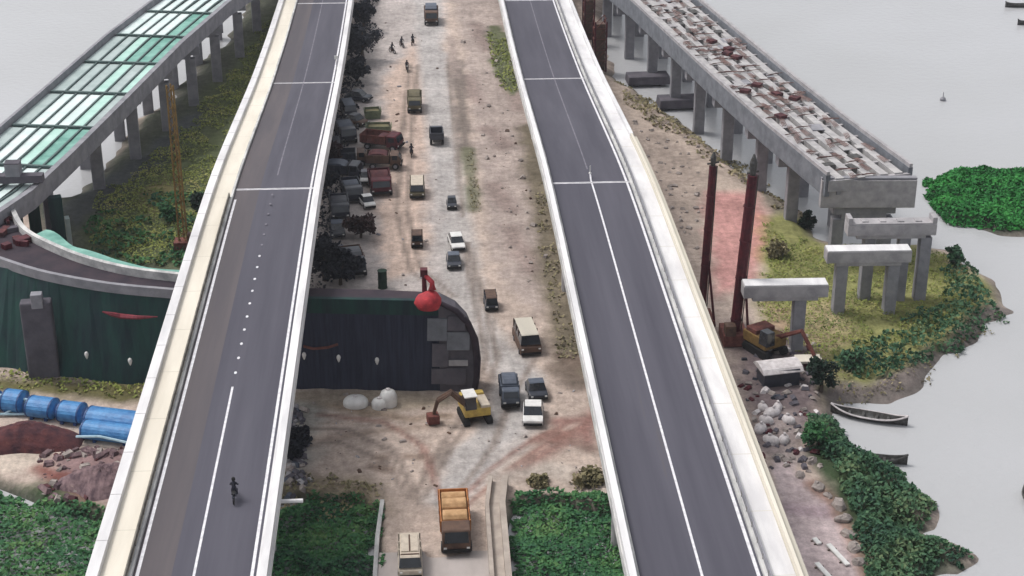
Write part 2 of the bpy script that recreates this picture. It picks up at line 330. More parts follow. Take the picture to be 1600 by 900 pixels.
for q, c_ in (((650, 770), (690, 700), (725, 650), (760, 560), (742, 470), (722, 380)), 0), (((665, 775), (705, 700), (742, 650), (778, 560), (756, 470), (730, 380)), 0), (((720, 780), (770, 730), (830, 690), (890, 660)), 1), (((730, 790), (785, 740), (845, 700), (905, 668)), 1), (((640, 780), (600, 720), (520, 690), (470, 700)), 0), (((655, 790), (620, 712), (540, 672), (480, 672)), 0), (((640, 100), (628, 220), (620, 330), (640, 420), (700, 470)), 0), (((652, 100), (642, 220), (636, 330), (655, 415), (712, 465)), 0), (((690, 780), (660, 700), (600, 660), (500, 650)), 1), (((835, 560), (800, 620), (770, 700), (700, 790)), 0), (((700, 100), (712, 220), (722, 340)), 0):
    paintline(list(q), .34, (.185, .15, .13) if c_ == 0 else (.21, .12, .10), .45, .8)
paintline([(800, 740), (850, 710), (900, 680), (935, 640)], 1.0, (.24, .13, .11), 1.4, .8)
paintline([(870, 660), (915, 655), (920, 690)], .8, (.22, .115, .10), 1.0, .85)
paintline([(840, 690), (880, 680)], .9, (.22, .12, .10), 1, .8)
paintline([(895, 690), (920, 700)], .9, (.20, .13, .11), 1, .8)
paintline([(780, 745), (860, 730), (950, 760)], 1.3, (.40, .35, .31), 1.3, .8)
for q in [((580, 728), (608, 735)), ((635, 715), (658, 718)), ((900, 740), (950, 748)), ((830, 748), (850, 752)), ((590, 715), (600, 716))]: paintline(q, .45, (.17, .125, .10), .8, .9)
paint([(425, 745), (520, 740), (600, 760), (610, 800), (425, 800)], (.17, .14, .09), 2, .8)
# left bank
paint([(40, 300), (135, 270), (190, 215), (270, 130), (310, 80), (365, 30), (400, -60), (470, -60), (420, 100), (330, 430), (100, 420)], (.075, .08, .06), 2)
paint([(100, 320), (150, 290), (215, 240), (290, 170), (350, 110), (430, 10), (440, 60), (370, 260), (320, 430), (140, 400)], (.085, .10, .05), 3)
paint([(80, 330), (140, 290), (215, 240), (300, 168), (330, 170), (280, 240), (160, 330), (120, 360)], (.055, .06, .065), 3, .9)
paint([(215, 300), (260, 270), (280, 300), (240, 340)], (.19, .165, .075), 2, .9)
paint([(-200, 575), (230, 600), (230, 630), (-200, 600)], (.12, .11, .05), 1.5)
paint([(-200, 680), (0, 690), (60, 700), (130, 668), (210, 690), (215, 700), (0, 740), (-200, 760)], (.47, .40, .34), 1.5)
paint([(60, 715), (120, 700), (205, 700), (190, 790), (130, 780), (90, 760)], (.20, .13, .13), 1.5, .95)
paintline([(60, 728), (110, 750), (140, 775)], .9, (.16, .06, .05), 1, .9)
paint([(-200, 745), (80, 760), (150, 790), (-200, 900)], (.05, .07, .035), 2)
# right bank
paint([(900, 60), (960, 118), (1060, 190), (1195, 300), (1260, 360), (1180, 420), (1110, 470), (1040, 300), (960, 150)], (.36, .295, .25), 2)
paint([(990, 190), (1060, 230), (1120, 300), (1100, 400), (1060, 380)], (.30, .245, .21), 2, .9)
paint([(1105, 300), (1190, 300), (1200, 360), (1185, 440), (1110, 470)], (.43, .22, .205), 2, .9)
paint([(1175, 330), (1215, 350), (1200, 410), (1180, 400)], (.52, .27, .22), 1.5, .9)
paintline([(960, 110), (1010, 145), (1080, 200), (1150, 245), (1220, 330)], 1.0, (.12, .115, .085), 1.6, .8)
paint([(1200, 340), (1260, 330), (1300, 385), (1430, 380), (1550, 440), (1575, 487), (1520, 543), (1440, 592), (1385, 628), (1300, 640), (1180, 560), (1190, 420)], (.21, .21, .085), 2)
paint([(1240, 480), (1330, 470), (1320, 530), (1290, 560), (1250, 530)], (.37, .30, .18), 2, .9)
paint([(1200, 470), (1240, 480), (1250, 530), (1190, 520)], (.34, .24, .17), 2, .9)
paintline([(1574, 487), (1520, 543), (1440, 595), (1380, 632), (1330, 622)], 3.2, (.155, .13, .125), 1.5, .95)
paint([(1340, 632), (1420, 610), (1400, 660), (1360, 660)], (.45, .33, .30), 1, .9)
paint([(1140, 500), (1240, 520), (1300, 590), (1260, 700), (1210, 740), (1160, 640)], (.14, .11, .115), 2, .95)
paint([(1190, 640), (1240, 640), (1260, 720), (1215, 730)], (.32, .27, .255), 1.5, .8)
paint([(1205, 715), (1275, 760), (1330, 830), (1370, 960), (1390, 1200), (1230, 1200), (1235, 860)], (.42, .345, .345), .8)
paintline([(1225, 795), (1300, 800)], 1.0, (.30, .23, .25), 1, .8)
paintline([(1268, 758), (1310, 790), (1345, 870), (1370, 960)], .8, (.26, .17, .14), .8, .95)
paint([(1300, 640), (1400, 742), (1500, 872), (1480, 1200), (1400, 1200), (1350, 880), (1310, 780), (1260, 700)], (.04, .06, .03), 1.5)
# creek beds and isle under their plants
for c in CREEKS:
    k = np.clip((sdist(c, Xf, Yf))/1.0+.2, 0, 1)[:, None]; col = col*(1-k)+np.array((.028, .055, .026))*k
k = np.clip(sdist(ISLE, Xf, Yf)/2+1, 0, 1)[:, None]; col = col*(1-k)+np.array((.05, .06, .04))*k
# damp edge where the land meets the water
k = np.clip((-V[:, 2]-.35)/.6, 0, 1)[:, None]*.65; col = col*(1-k)+np.array((.12, .11, .10))*k
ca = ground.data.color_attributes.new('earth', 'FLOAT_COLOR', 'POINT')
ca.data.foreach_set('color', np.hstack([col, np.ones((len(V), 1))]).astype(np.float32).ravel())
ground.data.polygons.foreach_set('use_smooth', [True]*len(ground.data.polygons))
wm = MB(); wm.add([(-4000, -1500, WATER_Z), (4000, -1500, WATER_Z), (4000, 6000, WATER_Z), (-4000, 6000, WATER_Z)], [(0, 1, 2, 3)], 'water')
tag(wm.build('water'), kind='structure')
def G(px, py): p = P(px, py, 0); return Vector((p[0], p[1], float(hfun(np.array([p[0]]), np.array([p[1]]))[0])))
# ------------------------------------------------------------------ plants
def leafquads(cen, size, flat=.5, asp=.6):
    N = len(cen); nrm = rng.normal(size=(N, 3)); nrm[:, 2] = np.abs(nrm[:, 2])+flat; nrm /= np.linalg.norm(nrm, axis=1)[:, None]
    t = rng.normal(size=(N, 3)); t -= (t*nrm).sum(1)[:, None]*nrm; t /= np.linalg.norm(t, axis=1)[:, None]; b_ = np.cross(nrm, t)
    sz = (size*(.6+.8*rng.random(N)))[:, None]
    V = np.stack([cen-t*sz, cen+b_*sz*asp, cen+t*sz, cen-b_*sz*asp], 1).reshape(-1, 3)
    return V, np.arange(4*N).reshape(-1, 4)
def cover(name, pg, dens, size, hgt, mname, label, cat, z=None, cl=3.0, thr=.0, up=.5, seed=5):
    lo = pg.min(0); hi = pg.max(0); N = int((hi-lo).prod()*dens)
    pts = lo+rng.random((N, 2))*(hi-lo); X, Y = pts[:, 0], pts[:, 1]
    wob = (vnoise(X, Y, 2.5, seed+1)-.5)*2.2+(vnoise(X, Y, .9, seed+2)-.5)*1.2
    s = sdist(pg, X, Y)+wob; cn = vnoise(X, Y, cl, seed)*.6+vnoise(X, Y, cl*.4, seed+3)*.4
    k = (s > 0) & (cn > thr); X, Y, s, cn = X[k], Y[k], s[k], cn[k]
    base = hfun(X, Y) if z is None else np.full(len(X), z)
    base = np.maximum(base, WATER_Z)
    edge = np.clip(s/1.5, .25, 1)
    Z = base+.08+hgt*edge*np.clip((cn-.2)*1.6, .1, 1)*(.35+.65*rng.random(len(X)))
    Vv, Ff = leafquads(np.stack([X, Y, Z], 1), size, up)
    return tag(npmesh(name, Vv, Ff, mname), label, cat, kind='stuff')
def tree(kind, x, y, h, r, mname, label, group=None, lr=.3, nl=1500, trunkfrac=.45, squash=.75):
    z0 = float(hfun(np.array([x]), np.array([y]))[0]); root = empty(kind, (x, y, z0-.05), random.random()*6, label, 'bush' if 'bush' in kind else 'tree', group)
    tb = MB(); tb.tube([(0, 0, 0), (.05*h*random.uniform(-1, 1), .05*h*random.uniform(-1, 1), h*trunkfrac), (0, 0, h*.8)], [.05*h+.03, .035*h+.02, .012*h+.01], 'bark', 7)
    for i in range(6):
        a = i*1.05+random.random(); q = random.uniform(.5, .8)*r
        tb.tube([(0, 0, h*random.uniform(.25, .5)), (math.cos(a)*q*.5, math.sin(a)*q*.5, h*.6), (math.cos(a)*q, math.sin(a)*q, h*random.uniform(.65, .85))], [.025*h, .016*h, .006*h], 'bark', 5)
    tb.build('trunk', root)
    K = 26; cc = rng.normal(size=(K, 3)); cc /= np.linalg.norm(cc, axis=1)[:, None]; cc *= (.35+.65*rng.random(K))[:, None]
    cc = cc*np.array([r, r, h*.5*squash])*.85; cc[:, 2] += h*(1-.5*squash)
    w_ = rng.integers(0, K, nl); rr = rng.normal(size=(nl, 3)); rr /= np.linalg.norm(rr, axis=1)[:, None]
    pts = cc[w_]+rr*(rng.random(nl)**.4)[:, None]*r*(.22+.16*rng.random(K))[w_][:, None]
    pts[:, 2] = np.maximum(pts[:, 2], h*.08)
    Vv, Ff = leafquads(pts, lr, .3); npmesh('crown', Vv, Ff, mname, root)
    return root
# ------------------------------------------------------------------ the two road bridges
def deckz(Y): 
    K = (-300, 150, 162, 172, 185, 200, 218, 243, 268, 330, 900); Z = (13, 13, 12.9, 12.5, 11.4, 10.0, 8.4, 7.0, 6.1, 4.4, 4.4)
    return float(np.mean(np.interp(np.linspace(Y-9, Y+9, 9), K, Z)))
JOINTS = [67.2, 117.2, 167.2, 217.5, 268]
def road_bridge(sign, ox, label):
    # lateral coordinate u runs from the inner barrier (0) outwards (12.2); sign mirrors it
    root = empty('road_bridge', (ox, 40, 0), 0, label, 'bridge')
    Ys = [40+4*i for i in range(0, 80)]
    path = [(0, Y-40, deckz(Y)) for Y in Ys]
    def sw(name, a, b_, z0, z1, m, pth=path, **k):
        q = MB(); q.sweep(pth, *(sorted((sign*a, sign*b_))), z0, z1, m); return q.build(name, root, **k)
    W = 12.1
    sw('deck_slab', 0.02, W-.02, -.55, -.03, 'conc_mid')
    g = MB()
    for u in (1.6, 4.6, 7.6, 10.4): g.sweep(path, *sorted((sign*(u-.35), sign*(u+.35))), -1.75, -.56, 'conc_grey')
    g.build('girder', root)
    sw('asphalt', .85, 9.18, -.028, 0, 'asphalt')
    if sign < 0: sw('dusty_strip', 7.7, 9.17, -.001, .003, 'asphalt_dusty'); sw('kerb_dust', 6.6, 7.7, -.001, .0015, 'asphalt_dusty')
    # inner barrier
    q = MB(); a0, a1 = sorted((sign*0, sign*.86))
    q.sweep(path, a0, a1, -.6, .28, 'conc_worn' if sign > 0 else 'conc_white')
    b0, b1 = sorted((sign*.06, sign*.55)); q.sweep(path, b0, b1, .28, .95, 'conc_white')
    q.build('inner_barrier', root)
    if sign < 0: sw('edge_line', 1.1, 1.32, 0, .006, 'line')
    # outer kerb, guard rail, walkway and parapet
    near = [p for p in path if p[1]+40 <= 184]; far = [p for p in path if p[1]+40 >= 184]
    sw('outer_edge_line', 8.78, 9.02, 0, .006, 'line', [p for p in path if p[1]+40 <= (166 if sign < 0 else 400)])
    q = MB(); q.sweep(path, *sorted((sign*9.2, sign*9.42)), -.03, .3, 'conc_worn'); q.build('kerb', root)
    q = MB(); q.sweep(path if sign > 0 else [p for p in path if p[1]+40 <= 166], *sorted((sign*9.46, sign*9.56)), .3, .8, 'rail' if sign < 0 else 'conc_grey')
    for Y in range(42, 166 if sign < 0 else 330, 2): q.box((sign*9.5, Y-40, deckz(Y)+.42), (.12, .1, .5), 'rail')
    q.build('guard_rail', root)
    q = MB(); q.sweep(path, *sorted((sign*9.44, sign*11.3)), -.03, .25, 'conc_cream' if sign < 0 else 'conc_white'); [q.box((sign*10.4, Y-40, deckz(Y)+.15), (1.75, .05, .212), 'conc_beige') for Y in range(44, 340, 8)]; q.build('walkway', root)
    if sign < 0: q = MB(); q.sweep(path, 11.3, 11.31, -.6, .2, 'conc_white') if False else None; q.sweep([(x, y, z) for x, y, z in path], -12.1, -11.3, -.6, .75, 'conc_white'); [q.box((-11.7, Y-40, deckz(Y)+.6), (.83, .05, .32), 'conc_mid') for Y in range(44, 340, 6)]; q.build('parapet', root)
    else:
        q = MB(); q.sweep(near, 11.3, 12.1, -.6, .38, 'conc_beige'); q.sweep(near, 11.35, 11.6, .38, .8, 'conc_cream')
        q.sweep(far, 11.3, 11.7, -.6, .8, 'conc_white'); q.build('parapet', root)
    # movement joints
    for Y in (167.2, 217.5, 268):
        q = MB(); x0, x1 = sorted((sign*.86, sign*9.17)); s = (deckz(Y+.25)-deckz(Y-.25))
        q.box(((x0+x1)/2, Y-40, deckz(Y)+.008), (x1-x0, .42, .012), 'line'); q.box(((x0+x1)/2, Y-40, deckz(Y)+.018), (x1-x0, .08, .012), 'steel_dark')
        q.build('movement_joint', root)
    cu = 5.1
    nearc = [p for p in path if p[1]+40 < (121 if sign < 0 else 169)]; nearc.append((0, (121.5 if sign < 0 else 168.9)-40, 13))
    farc = [p for p in path if p[1]+40 > 169]
    q = MB(); q.sweep(nearc, sign*cu-.09, sign*cu+.09, .001, .007, 'line'); q.build('centre_line', root)
    q = MB(); q.sweep(farc, sign*cu-.07, sign*cu+.07, .001, .007, 'line_faint'); q.build('worn_centre_line', root)
    if sign < 0:
        Y = 124.0
        while Y < 167: q = MB(); q.lathe((sign*cu, Y-40, 13.001), [(.125, 0), (.12, .012)], 'line' if Y < 150 else 'line_faint', 10, 1, 1.9); q.build('lane_dot', root); Y += 2.75+random.uniform(-.1, .1)
        q = MB(); q.tube([(.0, 0, 12.8), (1.6, 0, 12.8)], .16, 'conc_white', 8); q.build('drain_pipe', root, loc=(0, 104.4-40, -.3))
        q = MB(); q.tube([(-.9, 162, 0), (-.9, 162, 1.7)], .07, 'white', 6); q.box((-.9, 162, 1.75), (.5, .08, .5), 'white'); q.build('marker_post', root, loc=(0, 22, deckz(220)))
    else:
        q = MB(); q.tube([(5.1, 129, 0), (5.1, 129, .9)], .06, 'white', 6); q.lathe((5.1, 129, .02), [(.16, 0), (.15, .08), (.06, .14)], 'white', 10); q.build('marker_post', root, loc=(0, 0, 13))
    for Y in JOINTS:
        z0 = -2.8; top = deckz(Y)-1.76
        if top < 3: continue
        pr = MB(); pr.box((sign*6.05, Y-40, top-.62), (10.6, 1.7, 1.2), 'conc_mid'); pr = pr.build('pier_cap', root, bevel=.05)
        for u in (2.6, 6.05, 10.2):
            c = MB(); c.lathe((sign*u, Y-40, z0), [(.62, 0), (.62, top-1.2-z0)], 'conc_mid', 14); c.build('column', pr)
    return root
road_bridge(-1, -11.0, 'long grey two-lane road bridge with cream walkway, motorcyclist riding on it')
road_bridge(1, 12.85, 'long empty two-lane road bridge nearest the open water, unbroken white centre line')
# ------------------------------------------------------------------ causeway road across the wetland
cw = MB(); cwp = [(.2, 60, 0), (.35, 100, 0), (.55, 113.5, 0), (.6, 116, -.02)]
cw.sweep(cwp, -5.2, 4.1, -.5, .07, 'causeway'); cw = cw.build('causeway'); tag(cw, kind='structure')
cr_ = empty('retaining_wall', (4.3, 60, 0), 0, 'dusty tan concrete channel wall edging the causeway beside the orange truck', 'wall')
q = MB(); pth = [(0.2, 0, 0), (.1, 40, 0), (.2, 62, 0), (.7, 66.5, 0)]
q.sweep(pth, 0, .35, -2.8, .85, 'tan_conc'); q.sweep(pth, 1.25, 1.75, -2.8, 1.0, 'tan_conc'); q.sweep(pth, .34, 1.26, -2.8, .3, 'tan_conc'); q.build('parapet', cr_)
q = MB(); q.box((1.0, 20, .62), (.7, .5, .5), 'conc_worn'); q.box((1.0, 36, .62), (.7, .5, .5), 'conc_worn'); q.build('marker_block', cr_)
q = MB(); q.sweep([(-5.25, 60, 0), (-5.1, 100, 0), (-4.85, 118, 0), (-4.5, 124, 0)], 0, .35, -2.8, .3, 'conc_worn')
tag(q.build('kerb_wall'), 'low stained kerb wall on the edge of the causeway by the cream van', 'wall')
# ------------------------------------------------------------------ unfinished ramp on the right
def along(path, step):
    out = []; acc = 0
    for i in range(len(path)-1):
        a = Vector(path[i]); b_ = Vector(path[i+1]); L = (b_-a).length; t = 0 if i == 0 else step-acc
        while t <= L: out.append((a+(b_-a)*t/L, (b_-a).normalized())); t += step
        acc = (L-(t-step)) 
    return out
def twin_pier(root, x, y, top, half, capd, z0=-2.5, m='conc_grey', rz=0, u=2.75, cw_=1.5, w_=None):
    w_ = w_ or half*2
    cp = MB(); cp.box((x, y, top-capd/2), (w_, 1.8, capd), m, rz=rz, ); 
    cp.box((x, y, top-capd-.3), (w_*.72, 1.6, .6), m, rz=rz)
    cp = cp.build('pier_cap', root, bevel=.06)
    for s in (-1, 1):
        c = MB(); c.box((x+s*u*math.cos(rz), y+s*u*math.sin(rz), (z0+top-capd-.6)/2), (cw_, 1.3, top-capd-.6-z0), m, rz=rz); c.build('column', cp, bevel=.12)
rr = empty('unfinished_ramp', (49.8, 173, 0), 0, 'unfinished concrete ramp of bare girders and rebar ending in mid-air above the water', 'ramp')
def L(pts, o): return [(x-o[0], y-o[1], z-o[2]) for x, y, z in pts]
ro = (49.8, 173, 0)
rp = L([(49.9, 172.8, 10.6), (46.5, 190, 10.6), (42.8, 212, 10.6), (37.6, 249, 10.2), (31.5, 285, 9.2), (25, 320, 7)], ro)
for o in (-3.6, -1.8, 0, 1.8, 3.6):
    q = MB(); q.sweep(rp, o-.5, o+.5, -1.0, .08, 'conc_deck'); q.sweep(rp, o-.25, o+.25, -1.9, -1.0, 'conc_grey'); q.build('girder', rr)
q = MB(); q.sweep(rp, -5.3, -4.75, -2.0, .55, 'conc_slate'); q.sweep(rp, -5.25, -4.85, .55, .95, 'conc_mid'); q.build('edge_beam', rr)
q = MB(); q.sweep(rp, 4.75, 5.3, -2.0, .55, 'conc_slate'); q.sweep(rp, 4.85, 5.25, .55, 1.0, 'conc_mid'); q.build('edge_beam', rr)
q = MB()
for p, d in along(rp, 4.4): q.box(p+Vector((0, 0, -.75)), (9.9, .45, 1.3), 'conc_mid', rz=math.atan2(d.y, d.x)-math.pi/2)
q.build('diaphragm', rr)
boards = []
for p, d in along(rp, 1.5):
    a = math.atan2(d.y, d.x)-math.pi/2; nn = Vector((d.y, -d.x, 0))
    for k in range(4):
        if random.random() < .42: q = MB(); q.box(p+nn*(random.choice((-2.7, -.9, .9, 2.7))+random.uniform(-.3, .3))+Vector((0, 0, random.uniform(.0, .16))), (random.uniform(.7, 1.5), random.uniform(.9, 2.2), .09), random.choice(('conc_deck', 'conc_mid', 'conc_grey', 'steel_dark')), rz=a+random.uniform(-.2, .2)); boards.append(q)
for q in random.sample(boards, min(90, len(boards))): q.build('formwork_board', rr)
q = MB()
for p, d in along(rp, 2.1):
    nn = Vector((d.y, -d.x, 0)); y0 = p.y
    dens = 2 if (20 < y0 < 34 or 44 < y0 < 54) else 1
    for k in range(dens*3):
        c = p+nn*random.uniform(-4, 4)+Vector((0, 0, .2)); l = random.uniform(1, 2.8); a = random.choice((0, 1.57))+random.uniform(-.25, .25)
        dd = d*math.cos(a)*l/2+nn*math.sin(a)*l/2
        for j in range(4): q.tube([c-dd+nn*j*.16+Vector((0, 0, j*.05)), c+dd+nn*j*.16+Vector((0, 0, .1))], .045, 'rebar', 4)
    if dens == 2 and random.random() < .75:
        c = p+nn*random.uniform(-3, 3.5); q.box(c+Vector((0, 0, .35)), (1.1, 1.2, .4), 'rust_heap', rz=random.random())
tag(q.build('rebar', rr), kind='stuff')
q = MB(); q.box((0, -.5, 8.7), (10.7, 1.0, 3.3), 'conc_mid', rz=-.05); q.box((0, -.45, 10.5), (10.75, .8, .25), 'conc_grey', rz=-.05)
q.build('end_wall', rr, bevel=.06)
twin_pier(rr, -.1, .6, 7.0, 3.6, 1.0, cw_=1.4, u=2.8)
for Y in (186.3, 196.5, 209, 221.3, 233, 245.5, 258, 271, 284):
    f = [(a, b_) for a, b_ in zip(rp[:-1], rp[1:]) if a[1] <= Y-173 <= b_[1]]
    if not f: continue
    a, b_ = f[0]; t = (Y-173-a[1])/(b_[1]-a[1]); x = a[0]+(b_[0]-a[0])*t; z = a[2]+(b_[2]-a[2])*t
    twin_pier(rr, x, Y-173, z-2.0, 4.9, 1.5)
q = MB()
for (px, py) in ((1020, 118), (1065, 155)): 
    pass
# pile caps standing in the shallows
for i, (px, py, lb) in enumerate(((1012, 122, 'dark low concrete pile cap in the shallows, farther of two under the ramp'), (1062, 158, 'dark low concrete pile cap in the shallows, nearer of two under the ramp'))):
    p = P(px, py, 0); o = empty('pile_cap', (p[0], p[1], -1.2), .05, lb, 'pile cap', 'pile caps under the unfinished ramp')
    q = MB(); q.box((0, 0, 1.2), (6.5, 3.2, 1.3), 'conc_dark', taper=(.97, .95)); q.build('block', o, bevel=.1)
    q = MB(); [q.tube([(x, y, -1.5), (x, y, .6)], .4, 'conc_dark', 8) for x in (-2, 2) for y in (-.8, .8)]; q.build('pile', o)
# bare piers still waiting for girders
def bare_pier(px, pyt, foot_y, w, top, cols, label, up=True, lowy=None):
    p = P(px, foot_y, 0); root = empty('bridge_pier', (p[0], p[1], 0), -.02, label, 'pier', 'piers waiting for girders')
    cp = MB(); cp.box((0, 0, top-.78), (w, 1.8, 1.3), 'conc_mid'); cp.box((0, 0, top-.06), (w*.985, 1.7, .13), 'conc_mid' if up else 'conc_white'); cp.box((0, 0, top-1.62), (w*.78, 1.6, .4), 'conc_mid')
    if up:
        for s in (-1, 1): cp.box((s*(w/2-.25), 0, top+.25), (.5, 1.7, .7), 'conc_mid')
        for s in (-.6, -.2, .2, .6): cp.box((s*w/2, 0, top+.03), (.7, .9, .2), 'conc_mid')
    cp.build('pier_cap', root, bevel=.06)
    for c_ in cols:
        c = MB(); c.box((c_, 0, (top-1.8-2.5)/2), (1.25, 1.3, top-1.8+2.5), 'conc_grey'); c.build('column', root, bevel=.1)
bare_pier(1380, 345, 466, 9.6, 9.2, (-2.2, 1.6, 3.9), 'bare twin-column pier directly below the broken-off ramp end, highest of three')
bare_pier(1347, 392, 488, 9.0, 7.6, (-2.7, 2.8), 'bare pier on the grassy point, its white-topped cap the middle of three', up=False)
bare_pier(1219, 440, 545, 8.6, 7.6, (1.6,), 'bare pier with white-topped cap beside the red masts, nearest of three', up=False)
# ------------------------------------------------------------------ left ramp with netted panels
lr = empty('panelled_ramp', (-47.5, 174, 0), 0, 'curving elevated ramp decked with mint green and pale panels over the lake', 'ramp')
lo_ = (-47.5, 174, 0)
lp = L([(-50.5, 168, 10.7), (-48.3, 174, 10.8), (-46.1, 185, 11), (-42.9, 205, 11), (-39.0, 230, 11), (-34.8, 252, 10.8), (-28, 283, 9.5), (-20, 315, 8)], lo_)
q = MB(); q.sweep(lp, -5.8, -5.4, -1.6, .8, 'conc_grey'); q.build('edge_beam', lr)
q = MB(); q.sweep(lp, 5.0, 5.7, -2.0, .25, 'conc_grey'); q.build('edge_beam', lr)
q = MB(); q.sweep(lp, -5.1, 5.0, -.9, -.45, 'conc_grey'); q.build('deck_slab', lr)
for o in (-3.35, -1.6, .15, 1.9, 3.65):
    q = MB(); q.sweep(lp, o-.11, o+.11, -.45, .12, 'girder'); q.build('girder', lr)
cb = along(lp, 13.2)
fine = along(lp, 1.0)
for p, d in cb:
    q = MB(); q.box(p+Vector((0, 0, .1)), (10.1, .4, .3), 'girder', rz=math.atan2(d.y, d.x)-math.pi/2); q.build('crossbeam', lr)
offs = [(-5.3, -3.5), (-3.2, -1.75), (-1.45, 0), (.3, 1.75), (2.05, 3.5), (3.8, 4.98)]
pat = {0: ('panel_pale', 'panel_pale', 'panel_pale', 'panel_pale', 'panel_pale', 'panel_grey'), 1: ('panel_grey', 'panel_pale', 'panel_pale', 'panel_teal', 'net_teal', 'net_teal'),
       2: ('panel_grey', 'panel_pale', 'panel_pale', 'panel_pale', 'panel_teal', 'panel_grey'), 3: ('panel_grey', 'panel_grey', 'panel_grey', 'panel_teal', 'panel_grey', 'panel_teal'), 4: ('panel_grey', 'panel_grey', 'panel_teal', 'net_teal', 'net_teal', 'net_teal'),
       5: ('panel_pale', 'panel_pale', 'panel_pale', 'panel_pale', 'net_teal', 'net_teal')}
for i in range(len(cb)-1):
    a, da = cb[i]; b_, db = cb[i+1]; na = Vector((da.y, -da.x, 0)); nb = Vector((db.y, -db.x, 0)); sa = .35
    for j, (o0, o1) in enumerate(offs):
        z = Vector((0, 0, .1)); dz = Vector((0, 0, .05)); t0 = .025; t1 = .975
        c0 = a+(b_-a)*t0; c1 = a+(b_-a)*t1
        q = MB(); lo4 = [c0+na*o0-z, c0+na*o1-z, c1+nb*o1-z, c1+nb*o0-z]
        q.add([v for v in lo4]+[v+dz for v in lo4], [(3, 2, 1, 0), (4, 5, 6, 7), (0, 1, 5, 4), (1, 2, 6, 5), (2, 3, 7, 6), (3, 0, 4, 7)], pat[i % 6][j])
        q.build('deck_panel', lr)
for px, py, zt in ((155, 296, 9), (212, 248, 9), (262, 205, 9), (303, 165, 9), (340, 128, 9), (375, 90, 9), (402, 50, 9)):
    p = P(px, py, 0); twin_pier(lr, p[0]-3.3+47.5, p[1]-174, 9.0, 4.7, 1.3, u=3.3, rz=.12, cw_=1.5)
# ------------------------------------------------------------------ curved ramp and the dark netted wall
cv = empty('curved_ramp', (-40, 150, 0), 0, 'dark curved ramp wrapped in green and black netting passing under the bridge', 'ramp')
co = (-40, 150, 0)
inner = [(-45.3, 176.5), (-45.1, 172), (-44, 168), (-41.7, 163), (-38, 158.8), (-34, 155.3), (-29.2, 152.4), (-24, 150.6), (-18, 149.4), (-12, 148.4), (-5, 147.6), (1.2, 146.6)]
outer = [(-54, 176.5), (-53, 171), (-51, 165.5), (-47, 160), (-42, 155.7), (-37.5, 152.6), (-31, 149.6), (-24.5, 147.8), (-18, 146.5), (-11.5, 145.6), (-5, 144.9), (1.2, 144.3)]
foot = [(-56, 174), (-55, 168), (-53, 161.5), (-48.5, 155.5), (-43.5, 151.8), (-37.5, 149.6), (-31, 147.6), (-24.5, 146.4), (-18, 145.8), (-11.5, 145.2), (-5, 144.6), (1.2, 144.2)]
TZ = 9.5
q = MB(); k = len(inner)
vs_ = [(x-co[0], y-co[1], TZ) for x, y in inner]+[(x-co[0], y-co[1], TZ) for x, y in outer]
q.add(vs_, [(i, i+1, k+i+1, k+i) for i in range(k-1)], 'deck_black'); q.build('ramp_deck', cv)
def wallstrip(a, b_, za, zb, m, name, i0, i1, sub=6):
    q = MB(); vs_ = []; n_ = 0
    for i in range(i0, i1):
        for t in np.linspace(0, 1, sub, endpoint=(i == i1-1)):
            for pts, z in ((a, za), (b_, zb)):
                vs_.append((pts[i][0]+(pts[i+1][0]-pts[i][0])*t-co[0], pts[i][1]+(pts[i+1][1]-pts[i][1])*t-co[1]-(.12*math.sin(n_*1.9) if z == zb else 0), z))
            n_ += 1
    q.add(vs_, [(2*i, 2*i+2, 2*i+3, 2*i+1) for i in range(n_-1)], m); return q.build(name, cv)
wallstrip(outer, foot, TZ, -.4, 'net_green', 'green_netting', 0, 7)
wallstrip(outer, foot, TZ, -.4, 'net_navy', 'black_netting', 7, 11)
innerf = [(x, y) for x, y in inner]
wallstrip(inner, innerf, TZ, -1.5, 'net_green', 'back_wall', 0, 11, 3)
def ringpath(pts, z): return [(x-co[0], y-co[1], z) for x, y in pts]
def smooth(pts, n_=4):
    out = []
    for i in range(len(pts)-1):
        p0 = np.array(pts[max(i-1, 0)]); p1 = np.array(pts[i]); p2 = np.array(pts[i+1]); p3 = np.array(pts[min(i+2, len(pts)-1)])
        for t in np.linspace(0, 1, n_, endpoint=False): out.append(tuple(.5*((2*p1)+(-p0+p2)*t+(2*p0-5*p1+4*p2-p3)*t*t+(-p0+3*p1-3*p2+p3)*t**3)))
    out.append(tuple(pts[-1])); return out
q = MB(); q.sweep(ringpath(smooth(inner[:8]), TZ), -.25, .25, -.6, .85, 'conc_worn'); q.build('inner_parapet', cv)
q = MB(); q.sweep(ringpath(smooth(outer[2:8]), TZ), -.3, .15, -.5, .45, 'conc_grey'); q.build('outer_parapet', cv)
q = MB(); q.sweep(ringpath(smooth(outer[7:]), TZ), -.3, .2, -1.3, .25, 'net_green'); q.build('top_netting', cv)
# teal netting slung inside the curve
q = MB(); a = smooth([(x-1.0+1.2, y+.6) for x, y in inner[3:8]], 6); n_ = len(a); vs_ = []
for i, (x, y) in enumerate(a):
    vs_ += [(x-co[0], y-co[1], TZ-.3), (x-co[0]+1.0+.15*math.sin(i*.6), y-co[1]+2.9+.25*math.sin(i*.7), TZ-.7+.1*math.sin(i*.9))]
q.add(vs_, [(2*i, 2*i+1, 2*i+3, 2*i+2) for i in range(n_-1)], 'net_teal'); q.build('teal_netting', cv)
